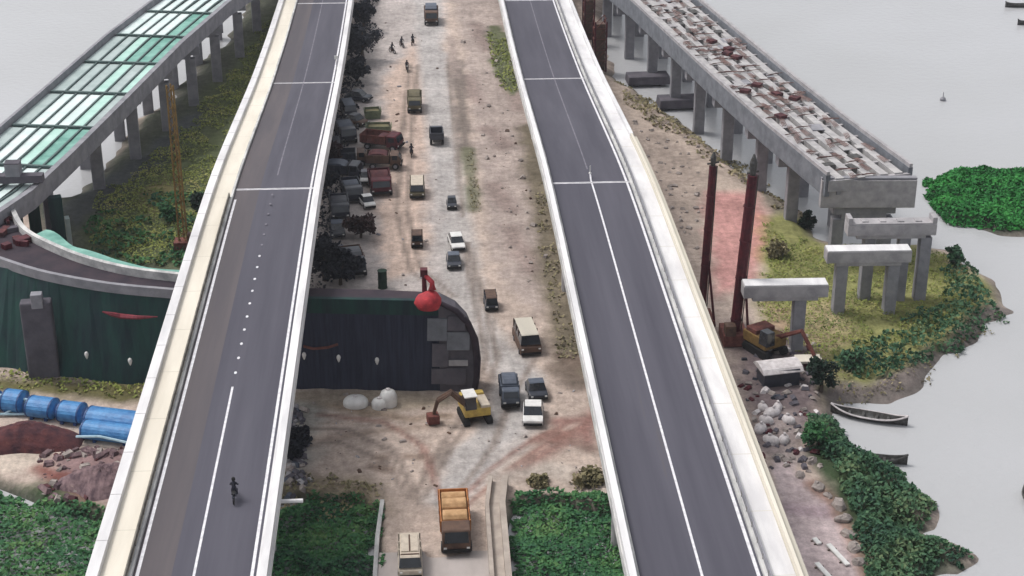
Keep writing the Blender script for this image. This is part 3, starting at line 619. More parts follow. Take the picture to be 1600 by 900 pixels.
# rebar clutter on the dark deck
q = MB()
for i in range(46):
    t = random.random()*3.4; k = int(t); f = t-k; u = random.uniform(.12, .85)
    x = (inner[k][0]*(1-f)+inner[k+1][0]*f)*(1-u)+(outer[k][0]*(1-f)+outer[k+1][0]*f)*u; y = (inner[k][1]*(1-f)+inner[k+1][1]*f)*(1-u)+(outer[k][1]*(1-f)+outer[k+1][1]*f)*u
    q.box((x-co[0], y-co[1], TZ+.25), (random.uniform(.4, 2), random.uniform(.3, 1.2), random.uniform(.2, .7)), random.choice(('maroon', 'rust_heap', 'maroon', 'rust_heap', 'sack' if random.random() < .25 else 'conc_dark')), rz=random.random()*3)
q.build('rebar', cv)
# hanging red cloths and small white lamps on the wall
for pts in ([(160, 487), (175, 491), (190, 494), (215, 496), (246, 495)], [(474, 541), (490, 545), (512, 543), (528, 538)]):
    q = MB(); w3 = []
    for i, (x, y) in enumerate(pts):
        z = 7.0 if x < 300 else 4.7; fy = 148.8 if x < 200 else (147.3 if x < 300 else 145.0); d = P(x, y, 0)-np.array([0, 0, CAM_H]); t = (fy-.5)/d[1]; p = np.array([0, 0, CAM_H])+d*t
        w3.append((p[0]-co[0], p[1]-co[1], p[2]))
    q.tube(w3, [.06, .22, .26, .2, .06][:len(w3)], 'banner', 6) if pts[0][0] < 300 else q.tube(w3, .13, 'rust', 6)
    q.build('red_banner' if pts[0][0] < 300 else 'rusty_pipe', cv)
for x, y in ((135, 553), (203, 563), (247, 557), (475, 554), (529, 558), (589, 562)):
    yy = -6.6+1 if x < 150 else (-4.2 if x < 300 else -5.6)
    d = P(x, y, 0)-np.array([0, 0, CAM_H]); fy = {135: 148.0, 203: 146.3, 247: 145.6}.get(x, 144.6)-.25; t = fy/d[1]; p = np.array([0, 0, CAM_H])+d*t
    q = MB(); q.lathe((p[0]-co[0], p[1]-co[1], p[2]-.35), [(.04, -.2), (.13, 0), (.21, .3), (.16, .5), (.05, .6)], 'white', 10); q.build('lamp', cv)
# rounded end of the wall
ex = 1.2; end = [P(690, 474, TZ), ]
rim = []
for (x, y) in ((688, 474), (712, 486), (730, 505), (741, 530), (745, 560), (744, 590), (740, 612)):
    d = P(x, y, 0)-np.array([0, 0, CAM_H]); t = 144.1/d[1]; p = np.array([0, 0, CAM_H])+d*t; rim.append((p[0]-co[0], p[1]-co[1], max(p[2], -.2)))
x_l = 1.0-co[0]
q = MB(); fr = [(x_l, rim[0][1], -.4)]+[(x_l, rim[0][1], TZ)]+rim; n_ = len(fr); fr2 = [(x, y+2.4, z) for x, y, z in fr]
q.add(fr+fr2, [tuple(range(n_-1, -1, -1)), tuple(range(n_, 2*n_))]+[(i, (i+1) % n_, n_+(i+1) % n_, n_+i) for i in range(n_)], 'conc_dark'); q.build('end_block', cv)
q = MB(); q.tube([(x+.05, y+.0, z) for x, y, z in rim], [.25, .3, .34, .36, .36, .32, .3], 'deck_black', 8); q.build('end_rim', cv, smooth=True)
for (x, y, w_, h_, mm_) in ((683, 515, 1.9, 2.3, 'conc_slate'), (713, 505, 1.7, 1.5, 'conc_dark'), (716, 533, 2.2, 1.9, 'conc_slate'), (688, 555, 1.6, 2.4, 'conc_dark'), (716, 567, 1.9, .6, 'conc_mid'), (712, 588, 2.0, 1.8, 'conc_dark'), (686, 588, 1.5, 1.6, 'conc_dark')):
    d = P(x, y, 0)-np.array([0, 0, CAM_H]); t = 143.95/d[1]; p = np.array([0, 0, CAM_H])+d*t
    q = MB(); q.box((p[0]-co[0], p[1]-co[1], p[2]), (w_, .2, h_), mm_, rx=-.1, ry=.03); q.build('cladding_panel', cv, bevel=.05)
# deep column in front of the green netting
p = P(72, 582, 0); o = empty('bridge_pier', (p[0], p[1]-.5, 0), .1, 'thick dark pier standing in front of the green netting above the blue tanks', 'pier')
q = MB(); q.box((0, 0, 3.9), (3.0, 1.4, 8.6), 'conc_dark'); q.build('column', o, bevel=.2)
q = MB(); q.box((.2, -.3, 8.35), (1.1, 1.0, 1.5), 'conc_grey'); q.build('bearing', o, bevel=.08)
# grey control box and beam where both ramps meet
p = P(22, 285, 11.2); o = empty('launching_beam', (p[0], p[1], 10.8), 0, 'dark crossbeam carrying a square grey box at the end of the panelled ramp', 'beam')
q = MB(); q.box((-1, 0, .9), (8.5, 1.2, .9), 'conc_dark'); q.build('beam', o, bevel=.05)
q = MB(); q.box((.1, 0, 2.0), (1.6, 1.3, 1.5), 'conc_grey'); q.box((.1, 0, 2.78), (1.7, 1.4, .1), 'conc_dark'); q.build('box', o, bevel=.05)
# ------------------------------------------------------------------ vehicles
def wheels(root, w, ys, r, tw=.22):
    for y in ys:
        for s in (-1, 1):
            q = MB(); x = s*(w/2-tw*.4); q.tube([(x-tw/2, y, r), (x+tw/2, y, r)], r, 'black', 14); wo = q.build('wheel', root)
            q = MB(); q.tube([(x+s*tw/2*.9, y, r), (x+s*(tw/2+.03), y, r)], r*.55, 'conc_grey', 10); q.build('rim', wo)
def lights(root, w, y, z, s=.22):
    for k in (-1, 1): q = MB(); q.box((k*(w/2-.22), y, z), (s, .06, s*.6), 'white'); q.build('headlight', root)
def car(px, py, label, L_=4.2, W=1.75, H=1.45, paint='dark_paint', roof=None, rz=0, van=False, name='car', cat='car', group='vehicles on the dirt road'):
    g = G(px, py); root = empty(name, (g.x, g.y, g.z+.02), rz, label, cat, group); a = L_/2; roof = roof or paint
    bh = H*.56
    q = MB(); q.prism([(-a, .35), (-a+.05, bh*.82), (-a+.35, bh*.95), (-a*.45, bh), (a*.7, bh), (a-.1, bh*.9), (a, .4), (a-.1, .25), (-a+.1, .25)], -W/2, W/2, paint); q.build('body', root, bevel=.06)
    f = (-a*.92, -a*.78, a*.9, a*.97) if van else (-a*.55, -a*.22, a*.45, a*.8)
    q = MB(); q.prism([(f[0], bh), (f[1], H-.07), (f[2], H-.07), (f[3], bh)], -W/2*.95, W/2*.95, 'glass', .84); q.build('windows', root, bevel=.02)
    q = MB(); q.prism([(f[1]-.04, H-.08), (f[1]+.12, H), (f[2]-.12, H), (f[2]+.04, H-.08)], -W/2*.82, W/2*.82, roof)
    if van:
        for yy in (-a*.2, a*.3, a*.88):
            for s in (-1, 1): q.box((s*W/2*.89, yy, (bh+H)/2), (.1, .14, H-bh-.05), paint)
    q.build('roof', root, bevel=.03)
    wheels(root, W, (-a*.62, a*.62), .32); lights(root, W, -a-.01, bh*.7)
    q = MB(); q.box((0, -a-.04, .42), (W*.92, .14, .2), 'black'); q.build('bumper', root)
    return root
def truck(px, py, label, L_=7, W=2.4, cabp='orange', bed='orange', load=None, loadm='orange_lt', rz=0, H=2.6, group='vehicles on the dirt road', name='truck', cover=False):
    g = G(px, py); root = empty(name, (g.x, g.y, g.z+.02), rz, label, 'truck', group); a = L_/2; cl = min(1.9, L_*.3)
    q = MB(); q.box((0, .2, .75), (W*.6, L_-.5, .3), 'steel_dark'); q.build('chassis', root)
    q = MB(); q.prism([(-a, .55), (-a, 1.25), (-a+.3, H*.86), (-a+.45, H*.9), (-a+cl, H*.9), (-a+cl, .55)], -W/2*.95, W/2*.95, cabp); c = q.build('cab', root, bevel=.08)
    q = MB(); q.add([(-W*.41, -a-.012, 1.32), (W*.41, -a-.012, 1.32), (W*.38, -a+.265, H*.84), (-W*.38, -a+.265, H*.84), (-W*.41, -a+.1, 1.32), (W*.41, -a+.1, 1.32), (W*.38, -a+.35, H*.84), (-W*.38, -a+.35, H*.84)], [(0, 1, 2, 3), (7, 6, 5, 4), (0, 4, 5, 1), (3, 2, 6, 7)], 'glass'); q.build('windscreen', c)
    q = MB(); [q.box((s*W/2*.955, -a+cl*.55, 1.65), (.03, cl*.5, .6), 'glass') for s in (-1, 1)]; q.build('side_window', c)
    b0 = -a+cl+.15; bl = a-b0; by = (b0+a)/2
    q = MB(); q.box((0, by, 1.0), (W, bl, .14), bed); bh = H*.42
    for s in (-1, 1):
        q.box((s*(W/2-.05), by, 1.07+bh/2), (.1, bl, bh), bed)
        for k in range(int(bl/.8)+1): q.box((s*(W/2+.03), b0+.1+k*(bl-.2)/int(bl/.8+1e-6), 1.07+bh/2), (.08, .1, bh), bed)
    for yy in (b0+.05, a-.05): q.box((0, yy, 1.07+bh/2), (W-.2, .1, bh), bed)
    q.build('cargo_bed', root, bevel=.02)
    if load:
        for (t0, t1, z) in load:
            q = MB(); nseg = 5; y0 = b0+.12+(bl-.24)*t0; y1 = b0+.12+(bl-.24)*t1
            q.prism([(y0, 1.1), (y0, z*.86)]+[(y0+(y1-y0)*i/nseg, z*(.93+.07*math.sin(math.pi*i/nseg))) for i in range(1, nseg)]+[(y1, z*.86), (y1, 1.1)], -W/2+.12, W/2-.12, loadm, .93); q.build('load', root, bevel=.08)
    wheels(root, W, (-a+.9, a*.42, a*.78) if L_ > 5.5 else (-a+.7, a*.6), .46, .3); lights(root, W*.95, -a-.02, .85, .26)
    q = MB(); q.box((0, -a-.06, .62), (W*.93, .16, .28), 'black'); q.build('bumper', root)
    return root
def skin_person(name, pts, edges, rad, mname, parent=None):
    me = bpy.data.meshes.new(name); me.from_pydata(pts, edges, []); me.materials.append(M[mname])
    o = bpy.data.objects.new(name, me); C.objects.link(o); o.parent = parent
    sk = o.modifiers.new('skin', 'SKIN'); sk.use_smooth_shade = True
    for i, r in enumerate(rad): me.skin_vertices[0].data[i].radius = (r, r); me.skin_vertices[0].data[i].use_root = (i == 0)
    su = o.modifiers.new('sub', 'SUBSURF'); su.levels = 1; su.render_levels = 2
    return o
def rider(loc, rz, label, shirt='cloth_dark', group='riders on motorbikes'):
    root = empty('person', loc, rz, label, 'person', group)
    # seated, hands forward on the bars; front is -Y
    pts = [(0, .18, .86), (0, .14, 1.05), (0, .04, 1.28), (0, 0, 1.42), (0, -.03, 1.5), (0, -.05, 1.6), (0, -.05, 1.7),
           (.11, .14, .84), (.17, -.22, .78), (.17, -.12, .38), (.17, -.24, .3), (-.11, .14, .84), (-.17, -.22, .78), (-.17, -.12, .38), (-.17, -.24, .3),
           (.19, .04, 1.36), (.27, -.12, 1.15), (.27, -.38, 1.08), (-.19, .04, 1.36), (-.27, -.12, 1.15), (-.27, -.38, 1.08)]
    ed = [(0, 1), (1, 2), (2, 3), (3, 4), (4, 5), (5, 6), (0, 7), (7, 8), (8, 9), (9, 10), (0, 11), (11, 12), (12, 13), (13, 14), (3, 15), (15, 16), (16, 17), (3, 18), (18, 19), (19, 20)]
    rd = [.16, .15, .17, .13, .06, .1, .085, .1, .09, .06, .05, .1, .09, .06, .05, .075, .055, .04, .075, .055, .04]
    skin_person('body', pts, ed, rd, shirt, root)
    q = MB(); q.lathe((0, -.04, 1.55), [(.12, 0), (.145, .08), (.13, .19), (.07, .26)], 'black', 12); q.build('helmet', root, smooth=True)
    q = MB(); q.box((0, -.165, 1.6), (.15, .03, .09), 'skin'); q.build('face', root, bevel=.02)
    return root
def motorbike(loc, rz, label, paint='dark_paint', group='motorbikes with riders'):
    root = empty('motorbike', loc, rz, label, 'motorbike', group)
    for y in (-.65, .62):
        q = MB(); n_ = 16; vs_ = [(0, y+.3*math.cos(2*math.pi*i/n_), .31+.3*math.sin(2*math.pi*i/n_)) for i in range(n_+1)]; q.tube(vs_, .055, 'black', 6, False)
        for i in range(4): a = i*math.pi/4; q.tube([(0, y-.27*math.cos(a), .31-.27*math.sin(a)), (0, y+.27*math.cos(a), .31+.27*math.sin(a))], .012, 'conc_grey', 4)
        q.build('wheel', root)
    q = MB(); q.prism([(-.3, .45), (-.28, .8), (-.1, .9), (.1, .82), (.3, .74), (.4, .45), (.1, .3), (-.15, .3)], -.13, .13, paint); q.build('body', root, bevel=.05)
    q = MB(); q.prism([(.0, .78), (0, .86), (.75, .9), (.78, .82)], -.13, .13, 'black'); q.build('seat', root, bevel=.03)
    q = MB(); q.tube([(0, -.65, .31), (0, -.42, 1.0)], .04, 'conc_grey', 6); q.tube([(-.33, -.33, 1.05), (0, -.42, 1.0), (.33, -.33, 1.05)], .025, 'black', 6); q.build('fork', root)
    q = MB(); q.lathe((0, -.52, .88), [(.05, 0), (.1, .04), (.08, .14)], 'white', 8); q.build('headlight', root)
    q = MB(); q.prism([(.5, .62), (.9, .68), (.92, .62), (.55, .55)], -.08, .08, paint); q.build('rear_mudguard', root)
    return root
# on the bridge
p = P(367, 780, 13); motorbike((p[0], p[1], 13.01), math.pi, 'dark motorbike riding away along the left bridge', group='motorbikes with riders')
rider((p[0], p[1], 13.01), math.pi, 'person in dark clothes and helmet riding the motorbike on the bridge')
for px, py, rz, lb in ((613, 82, .6, 'front left one of three bunched at the top of the dirt yard'), (628, 74, .4, 'middle one of three bunched at the top of the dirt yard'), (645, 70, 2.9, 'right one of three bunched at the top of the dirt yard'), (636, 110, .1, 'lone one on the dirt lane just below the bunch of three'), (643, 244, 3.1, 'lone one on the dirt lane above the cream roofed minibus')):
    g = G(px, py); motorbike((g.x, g.y, g.z), rz, 'motorbike with rider, '+lb, 'brown_paint'); rider((g.x, g.y, g.z), rz, 'person on motorbike, '+lb, 'cloth_dark')
# lower road
truck(711, 833, 'rusty orange tipper truck with tan load driving along the causeway', 7.2, 2.45, 'brown_paint', 'orange', [(.02, .32, 2.5), (.37, .66, 2.6), (.72, .98, 2.2)], 'orange_lt', .02)
c_ = car(641, 884, 'cream van with two pale roof panels at the foot of the picture', 4.3, 1.95, 1.95, 'cream', 'cream', .02, True, 'van', 'van')
q = MB(); [q.box((x, .3, 2.0), (.62, 2.5, .09), 'cream') for x in (-.38, .38)]; q.box((0, .3, 1.99), (.1, 2.5, .04), 'brown_paint'); q.box((0, -1.3, 1.97), (1.5, .14, .07), 'brown_paint'); q.build('roof_rack', c_, bevel=.03)
car(833, 655, 'bright white car facing the camera beside the slate box truck', 3.9, 1.9, 1.6, 'white', 'white', -.08)
car(838, 615, 'dark blue pickup close behind the bright white car', 3.2, 1.8, 1.5, 'dark_paint', 'slate', .1)
truck(796, 626, 'slate blue covered box truck left of the white car', 3.9, 1.75, 'slate', 'slate', [(0, 1, 2.5)], 'slate', .03, 2.2)
v = car(823, 540, 'cream roofed minibus with dark windscreen descending the dirt road bend', 5.0, 2.2, 2.3, 'brown_paint', 'conc_beige', .12, True, 'minibus', 'minibus')
car(767, 480, 'small dark brown covered car on the bend above the minibus', 2.8, 1.4, 1.6, 'dark_paint', 'brown_paint', .05, True)
car(709, 414, 'black car right behind the long white car on the dirt road', 3.3, 1.6, 1.45, 'dark_paint', 'slate', .03)
car(713, 383, 'long white car between two black cars on the dirt road', 4.2, 1.6, 1.4, 'white', 'white', .12)
car(706, 325, 'small dark blue car alone above the white car', 2.4, 1.2, 1.4, 'dark_paint', 'dark_paint', .03)
truck(682, 222, 'black pickup with open bed on the upper dirt road', 4.2, 1.8, 'dark_paint', 'dark_paint', None, 'slate', math.pi+.03, 1.9)
car(652, 303, 'brown minibus with a bright cream roof in the sandy lane', 4.2, 1.9, 1.9, 'olive', 'cream', 0, True, 'minibus', 'minibus')
car(652, 382, 'small square brown van in the sandy lane above the red tank', 2.2, 1.35, 1.7, 'brown_paint', 'brown_paint', 0, True, 'van', 'van')
truck(648, 170, 'olive tarpaulin covered truck in the sandy lane', 5.2, 2.0, 'olive', 'olive', [(0, 1, 2.45)], 'olive', 0, 2.3)
truck(674, 33, 'dark brown covered truck at the very top of the dirt road', 5.5, 2.3, 'brown_paint', 'brown_paint', [(0, 1, 2.9)], 'slate', 0, 2.6)
truck(597, 232, 'maroon flatbed truck parked in the yard, upper of two', 5.5, 2.5, 'maroon', 'rust', [(0, .4, 1.9)], 'rust_heap', 1.2, 2.4, 'trucks parked in the yard')
truck(594, 296, 'maroon flatbed truck parked in the yard, lower of two', 5.2, 2.7, 'maroon', 'maroon', [(.1, .9, 2.2)], 'rust_heap', .1, 2.4, 'trucks parked in the yard')
truck(550, 308, 'black truck parked by the dark trees beside the bridge', 4.6, 2.3, 'dark_paint', 'dark_paint', [(.1, .9, 2.0)], 'slate', .2, 2.3, 'trucks parked in the yard')
# green skips in the yard
for px, py, rz, l, lb in ((582, 184, .1, 2.4, 'small olive green skip standing open in the yard'), (592, 208, .02, 3.6, 'larger olive green skip above the maroon trucks')):
    g = G(px, py); o = empty('skip_bin', g, rz, lb, 'skip', 'green skips in the yard')
    q = MB(); q.box((0, 0, .1), (l*.8, 1.9, .1), 'green_tarp')
    for s in (-1, 1): q.box((s*l/2*.92, 0, .65), (.1, 2.0, 1.15), 'green_tarp', ry=s*.2); q.box((0, s*1.0, .65), (l*.88, .1, 1.15), 'green_tarp')
    q.build('shell', o); q = MB(); q.box((0, 0, .8), (l*.8, 1.8, .35), 'leaf_dry'); q.build('spoil', o, bevel=.1)
# excavator
g = G(742, 655); ex_ = empty('excavator', g, R_(12), 'yellow tracked excavator with white cab roof working beside the dark wall', 'excavator')
for s in (-1, 1): q = MB(); q.prism([(-1.7, .3), (-1.45, .75), (1.45, .75), (1.7, .3), (1.4, 0), (-1.4, 0)], s*1.1-.28, s*1.1+.28, 'black'); q.build('track', ex_, bevel=.06)
q = MB(); q.lathe((0, 0, .6), [(.7, 0), (.7, .3)], 'steel_dark', 14); q.box((0, .2, 1.35), (2.5, 3.0, .9), 'yellow'); q.box((0, 1.3, 1.95), (2.4, .9, .5), 'yellow', taper=(.95, .8)); q.build('house', ex_, bevel=.08)
cb_ = MB().box((-.65, -.55, 2.35), (1.1, 1.6, 1.3), 'glass', taper=(.9, .85)).build('cab', ex_, bevel=.05)
MB().box((-.65, -.5, 3.05), (1.25, 1.65, .13), 'white').build('roof', cb_, bevel=.04)
MB().box((.75, -.2, 1.9), (.9, 2.2, .3), 'cream').build('engine_cover', ex_, bevel=.05)
q = MB()
for s in (-.14, .14): q.tube([(-.4+s, -.9, 1.6), (-2.4, -.4+s, 3.4), (-3.6, -.2+s, 2.6)], [.28, .26, .2], 'brown_paint', 6)
q.build('boom', ex_); q = MB(); q.tube([(-3.6, -.2, 2.6), (-4.0, 0, 1.0)], [.2, .16], 'brown_paint', 6); q.build('arm', ex_)
q = MB(); q.prism([(-.5, .2), (-.55, 1.1), (.5, 1.1), (.55, .5), (.2, .1)], -4.6, -3.5, 'rust'); q.build('bucket', ex_, bevel=.05)
# white domed tanks by the wall
for px, py, r, sx, lb in ((556, 634, .95, 1.25, 'white domed tank standing apart at the foot of the dark wall'), (593, 636, .75, 1, 'smaller white tank leaning against the taller one by the dark wall'), (607, 632, .85, 1, 'tallest white tank of three, right-hand one by the dark wall')):
    g = G(px, py); h = 1.0 if r > .9 else (1.0 if r < .8 else 1.7); o = empty('water_tank', g, 0, lb, 'tank', 'white tanks by the wall')
    q = MB(); q.lathe((0, 0, 0), [(r, 0), (r*1.03, h*.3), (r, h*.55), (r*.8, h*.82), (r*.3, h*.96)], 'white', 18, sx, 1); q.build('tank_body', o, smooth=True)
    q = MB(); q.lathe((0, 0, h*.95), [(.22, 0), (.22, .12), (.05, .16)], 'sack', 10); q.build('lid', o)
# red domed tank
g = P(676, 470, TZ-.3); g = G(677, 478)
g = P(676, 484, TZ); o = empty('red_tank', (g[0]-.4, g[1]+.5, TZ), 0, 'bright red domed tank with a dark post, where the dark wall rounds off', 'tank')
q = MB(); q.lathe((0, 0, 0), [(1.0, 0), (1.3, .5), (1.25, .95), (.95, 1.35), (.5, 1.6), (.15, 1.7)], 'red', 18, 1.05, .9); q.v = [(x*(1+.09*math.sin(3*x+2*z)), y, z*(1+.1*math.sin(2.5*x))) for x, y, z in q.v]; q.build('tank_body', o, smooth=True)
q = MB(); q.tube([(-.3, .6, 0), (-.35, .9, 3.2)], [.28, .2], 'maroon', 8); q.box((-.35, .9, 3.3), (.7, .7, .7), 'maroon'); q.build('post', o)
q = MB(); q.tube([(-.3, .8, 3.1), (.4, .3, 2.5), (.4, 0, 1.8)], [.22, .25, .4], 'red', 8); q.build('chute', o, smooth=True)
g = G(598, 450); o = empty('steel_drum', g, 0, 'dark green drum standing alone behind the netted wall', 'drum')
q = MB(); q.lathe((0, 0, 0), [(.55, 0), (.55, .1), (.5, .15), (.5, 1.0), (.55, 1.05), (.5, 1.1), (.5, 2.0), (.55, 2.05), (.55, 2.1)], 'leaf_dark', 14); q.build('drum_body', o)
# ------------------------------------------------------------------ left foreground: blue tanks, frame, heap
for i, (xa, xb, y, r, lb) in enumerate(((-70, -2, 618, 1.25, 'blue cylindrical tank cut by the picture edge'), (6, 40, 625, 1.25, 'short blue tank lying at the left end of the upper row'), (44, 88, 633, 1.25, 'blue cylindrical tank second in the upper row, below the dark pier'), (92, 132, 640, 1.2, 'blue cylindrical tank third in the upper row'), (136, 226, 652, 1.35, 'longest blue tank, next to the bridge'), (128, 222, 668, 1.0, 'low blue tank with a pale pipe, below the longest one'))):
    a = P(xa, y, 1.0); b_ = P(xb, y+(xb-xa)*.12, 1.0); mid = (a+b_)/2; l = np.hypot(*(b_-a)[:2]); ang = math.atan2(b_[1]-a[1], b_[0]-a[0])
    o = empty('blue_tank', (mid[0], mid[1], 0), ang, lb, 'tank', 'blue tanks lying in rows')
    q = MB(); h_ = l/2; q.tube([(-h_, 0, r), (-h_+.18, 0, r), (-h_+.2, 0, r), (h_-.2, 0, r), (h_-.18, 0, r), (h_, 0, r)], [r*.6, r*.93, r, r, r*.93, r*.6], 'blue', 20); q.build('tank_body', o, smooth=False)
    nb = max(2, int(l/2.4))
    for k in range(nb): xx = -h_+.3+k*(l-.6)/(nb-1); q = MB(); q.tube([(xx-.07, 0, r), (xx+.07, 0, r)], r*1.03, 'blue_dark', 20); q.build('band', o)
    for xx in (-h_*.5, h_*.5): q = MB(); q.box((xx, 0, .3), (.3, r*1.6, .6), 'blue_dark'); q.build('cradle', o)
    o.scale.z = random.uniform(.72, .9)
    if i == 5:
        q = MB(); q.tube([(-h_, -1.2, .8), (-h_*.2, -1.25, 1.2), (h_*.7, -1.3, .9)], .14, 'pale_blue', 6); q.build('pipe', o)
q = MB(); g = G(25, 645)
pts3 = [((-4.5, 0, .3), (0, .3, 1.7)), ((0, .3, 1.7), (4.2, -.6, .3)), ((-4.2, 1.2, 1.9), (2.6, -.5, 1.3)), ((-3.5, -.6, .3), (-.5, .3, 1.6)), ((-1, -.8, .2), (1.5, .2, 1.4)), ((-4.5, -.6, .25), (4.2, -1, .25))]
for a, b_ in pts3: q.tube([a, b_], .13, 'pale_blue', 6)
tag(q.build('pipe_trestle', loc=g), 'pale blue welded pipe trestle lying in front of the blue tanks', 'trestle')
def heap(name, px, py, rx, ry, h, mname, label, cat, seed=1, rz=0, lumps=1.0):
    g = G(px, py); N = 40; Mq = 16; vs_ = [(0, 0, h)]; fs = []
    r_ = np.random.default_rng(seed)
    for j in range(1, Mq+1):
        t = j/Mq
        for k in range(N):
            a = 2*math.pi*k/N; e_ = 1+.12*math.sin(3*a+seed)+.07*math.sin(5*a+2*seed)
            vs_.append((math.cos(a)*rx*t*e_, math.sin(a)*ry*t*e_, h*(math.cos(t*math.pi/2)**.8 if t < 1 else 0)+(r_.random()-.5)*.22*lumps*(t < 1)-.1))
    for k in range(N): fs.append((0, 1+k, 1+(k+1) % N))
    for j in range(Mq-1):
        for k in range(N): o_ = 1+j*N; fs.append((o_+k, o_+N+k, o_+N+(k+1) % N, o_+(k+1) % N))
    q = MB(); q.add(vs_, fs, mname); o = q.build(name, loc=g, rz=rz, smooth=True); return tag(o, label, cat)
heap('scrap_heap', 42, 688, 5.6, 2.6, 1.9, 'rust_heap', 'long dark maroon heap of rusty scrap in front of the blue tanks', 'heap', 3)
heap('scrap_heap', -60, 690, 5.0, 2.6, 1.6, 'rust_heap', 'maroon scrap heap cut by the left picture edge', 'heap', 4)
heap('spoil_heap', 160, 752, 3.6, 3.0, 1.3, 'debris', 'purple brown heap of broken stone between the sand bank and the bridge', 'heap', 5)
# ochre pile mast
g = G(282, 415); o = empty('lattice_mast', (g.x, g.y+4, -.2), 0, 'tall ochre lattice mast rising from the green bank beside the bridge', 'mast')
hm = 20.5
for k, (dx, dy) in enumerate(((-.5, -.3), (.5, -.3), (0, .5))): q = MB(); q.tube([(dx, dy, 0), (dx*.75, dy*.75, hm)], .11, 'ochre', 6); q.build('leg', o)
q = MB()
for i in range(20):
    z = i*hm/20; z2 = (i+1)*hm/20; f = 1-.25*i/20
    A = [Vector((-.5*f, -.3*f, z)), Vector((.5*f, -.3*f, z)), Vector((0, .5*f, z))]; B = [Vector((-.5*f, -.3*f, z2)), Vector((.5*f, -.3*f, z2)), Vector((0, .5*f, z2))]
    for k in range(3): q.tube([A[k], B[(k+1) % 3]], .05, 'ochre', 4)
q.build('bracing', o)
q = MB(); q.box((0, 0, .9), (2.2, 1.8, 1.6), 'rust'); q.box((.9, -.3, 2.1), (.8, .8, 1.2), 'brown_paint'); q.build('winch', o, bevel=.05)
# ------------------------------------------------------------------ right side: drilling masts, machines, clutter
def rig(px, py, h, r, lean, label, knob):
    g = G(px, py); o = empty('drilling_rig', (g.x, g.y, -.1), 0, label, 'drilling rig', 'dark red drilling masts')
    q = MB(); q.tube([(0, 0, 0), (lean*.55, 0, h*.55), (lean, 0, h)], [r, r, r*.92], 'maroon', 12); m_ = q.build('mast', o, smooth=False)
    [MB().tube([(lean*t, 0, h*t-.08), (lean*t+.02, 0, h*t+.08)], r*1.12, 'maroon', 12).build('collar', m_) for t in (.15, .4, .62, .82)]
    q = MB(); q.tube([(lean, 0, h), (lean*1.02, 0, h+knob*.6), (lean*1.02, 0, h+knob)], [r*.55, r*.75, r*.15], 'steel_dark', 8); q.tube([(lean-.6, 0, h+.2), (lean+.6, 0, h+.4)], .1, 'steel_dark', 6); q.build('crown_block', o)
    q = MB(); q.box((0, .2, .9), (2.6, 3.2, 1.3), 'rust'); q.box((-.6, -.8, 2.0), (1.1, 1.2, 1.2), 'brown_paint'); q.build('base_machine', o, bevel=.08)
    q = MB(); q.tube([(r+.1, -.2, .5), (lean+r, -.1, h)], .06, 'steel_dark', 5); q.tube([(1.3, -1.2, .8), (lean*.5+r*.5, 0, h*.45)], .14, 'maroon', 6); q.build('stay', o)
rig(1094, 512, 18.3, .42, .45, 'thinner dark red drilling mast, close to the bridge edge', 1.5)
rig(1146, 535, 18.6, .55, .9, 'thicker dark red drilling mast with knobbed top, farther from the bridge', 2.2)
g = G(1195, 550); o = empty('tracked_crane', g, .5, 'orange and maroon crawler machine among the clutter below the nearest bare pier', 'crane')
for s in (-1, 1): q = MB(); q.prism([(-2, .35), (-1.7, .9), (1.7, .9), (2, .35), (1.6, 0), (-1.6, 0)], s*1.2-.3, s*1.2+.3, 'black'); q.build('track', o, bevel=.05)
q = MB(); q.box((0, .2, 1.6), (2.8, 3.6, 1.1), 'ochre'); q.box((0, .9, 2.35), (2.5, 1.6, .5), 'rust'); q.build('house', o, bevel=.08)
MB().box((-.9, -1.2, 2.3), (1.1, 1.3, 1.5), 'glass', taper=(.9, .9)).build('cab', o, bevel=.05)
q = MB(); q.tube([(.5, -1, 1.9), (1.6, -3.5, 3.4), (2, -5.2, 1.2)], [.3, .25, .2], 'rust', 6); q.build('boom', o)
g = G(1215, 596); o = empty('site_shed', g, .12, 'low shed with a white curved roof and dark sides by the drilling masts', 'shed')
q = MB(); q.box((0, 0, .8), (3.6, 2.4, 1.8), 'dark_paint'); q.build('wall', o)
q = MB(); q.prism([(-1.4, 1.5), (-1.0, 1.85), (-.4, 2.0), (.4, 2.05), (1.0, 1.9), (1.45, 1.6), (1.45, 1.52), (-1.4, 1.42)], -2.1, 2.1, 'sack'); q.build('roof', o, rz=.06)
g = G(1262, 575); q = MB(); q.box((0, 0, .9), (2.6, 1.6, .25), 'conc_cream'); q.box((-1, 0, .4), (.3, 1.4, .8), 'conc_mid'); q.box((1, 0, .4), (.3, 1.4, .8), 'conc_mid')
tag(q.build('concrete_table', loc=g, bevel=.04), 'cream concrete slab raised on two blocks beside the dark bush', 'slab')
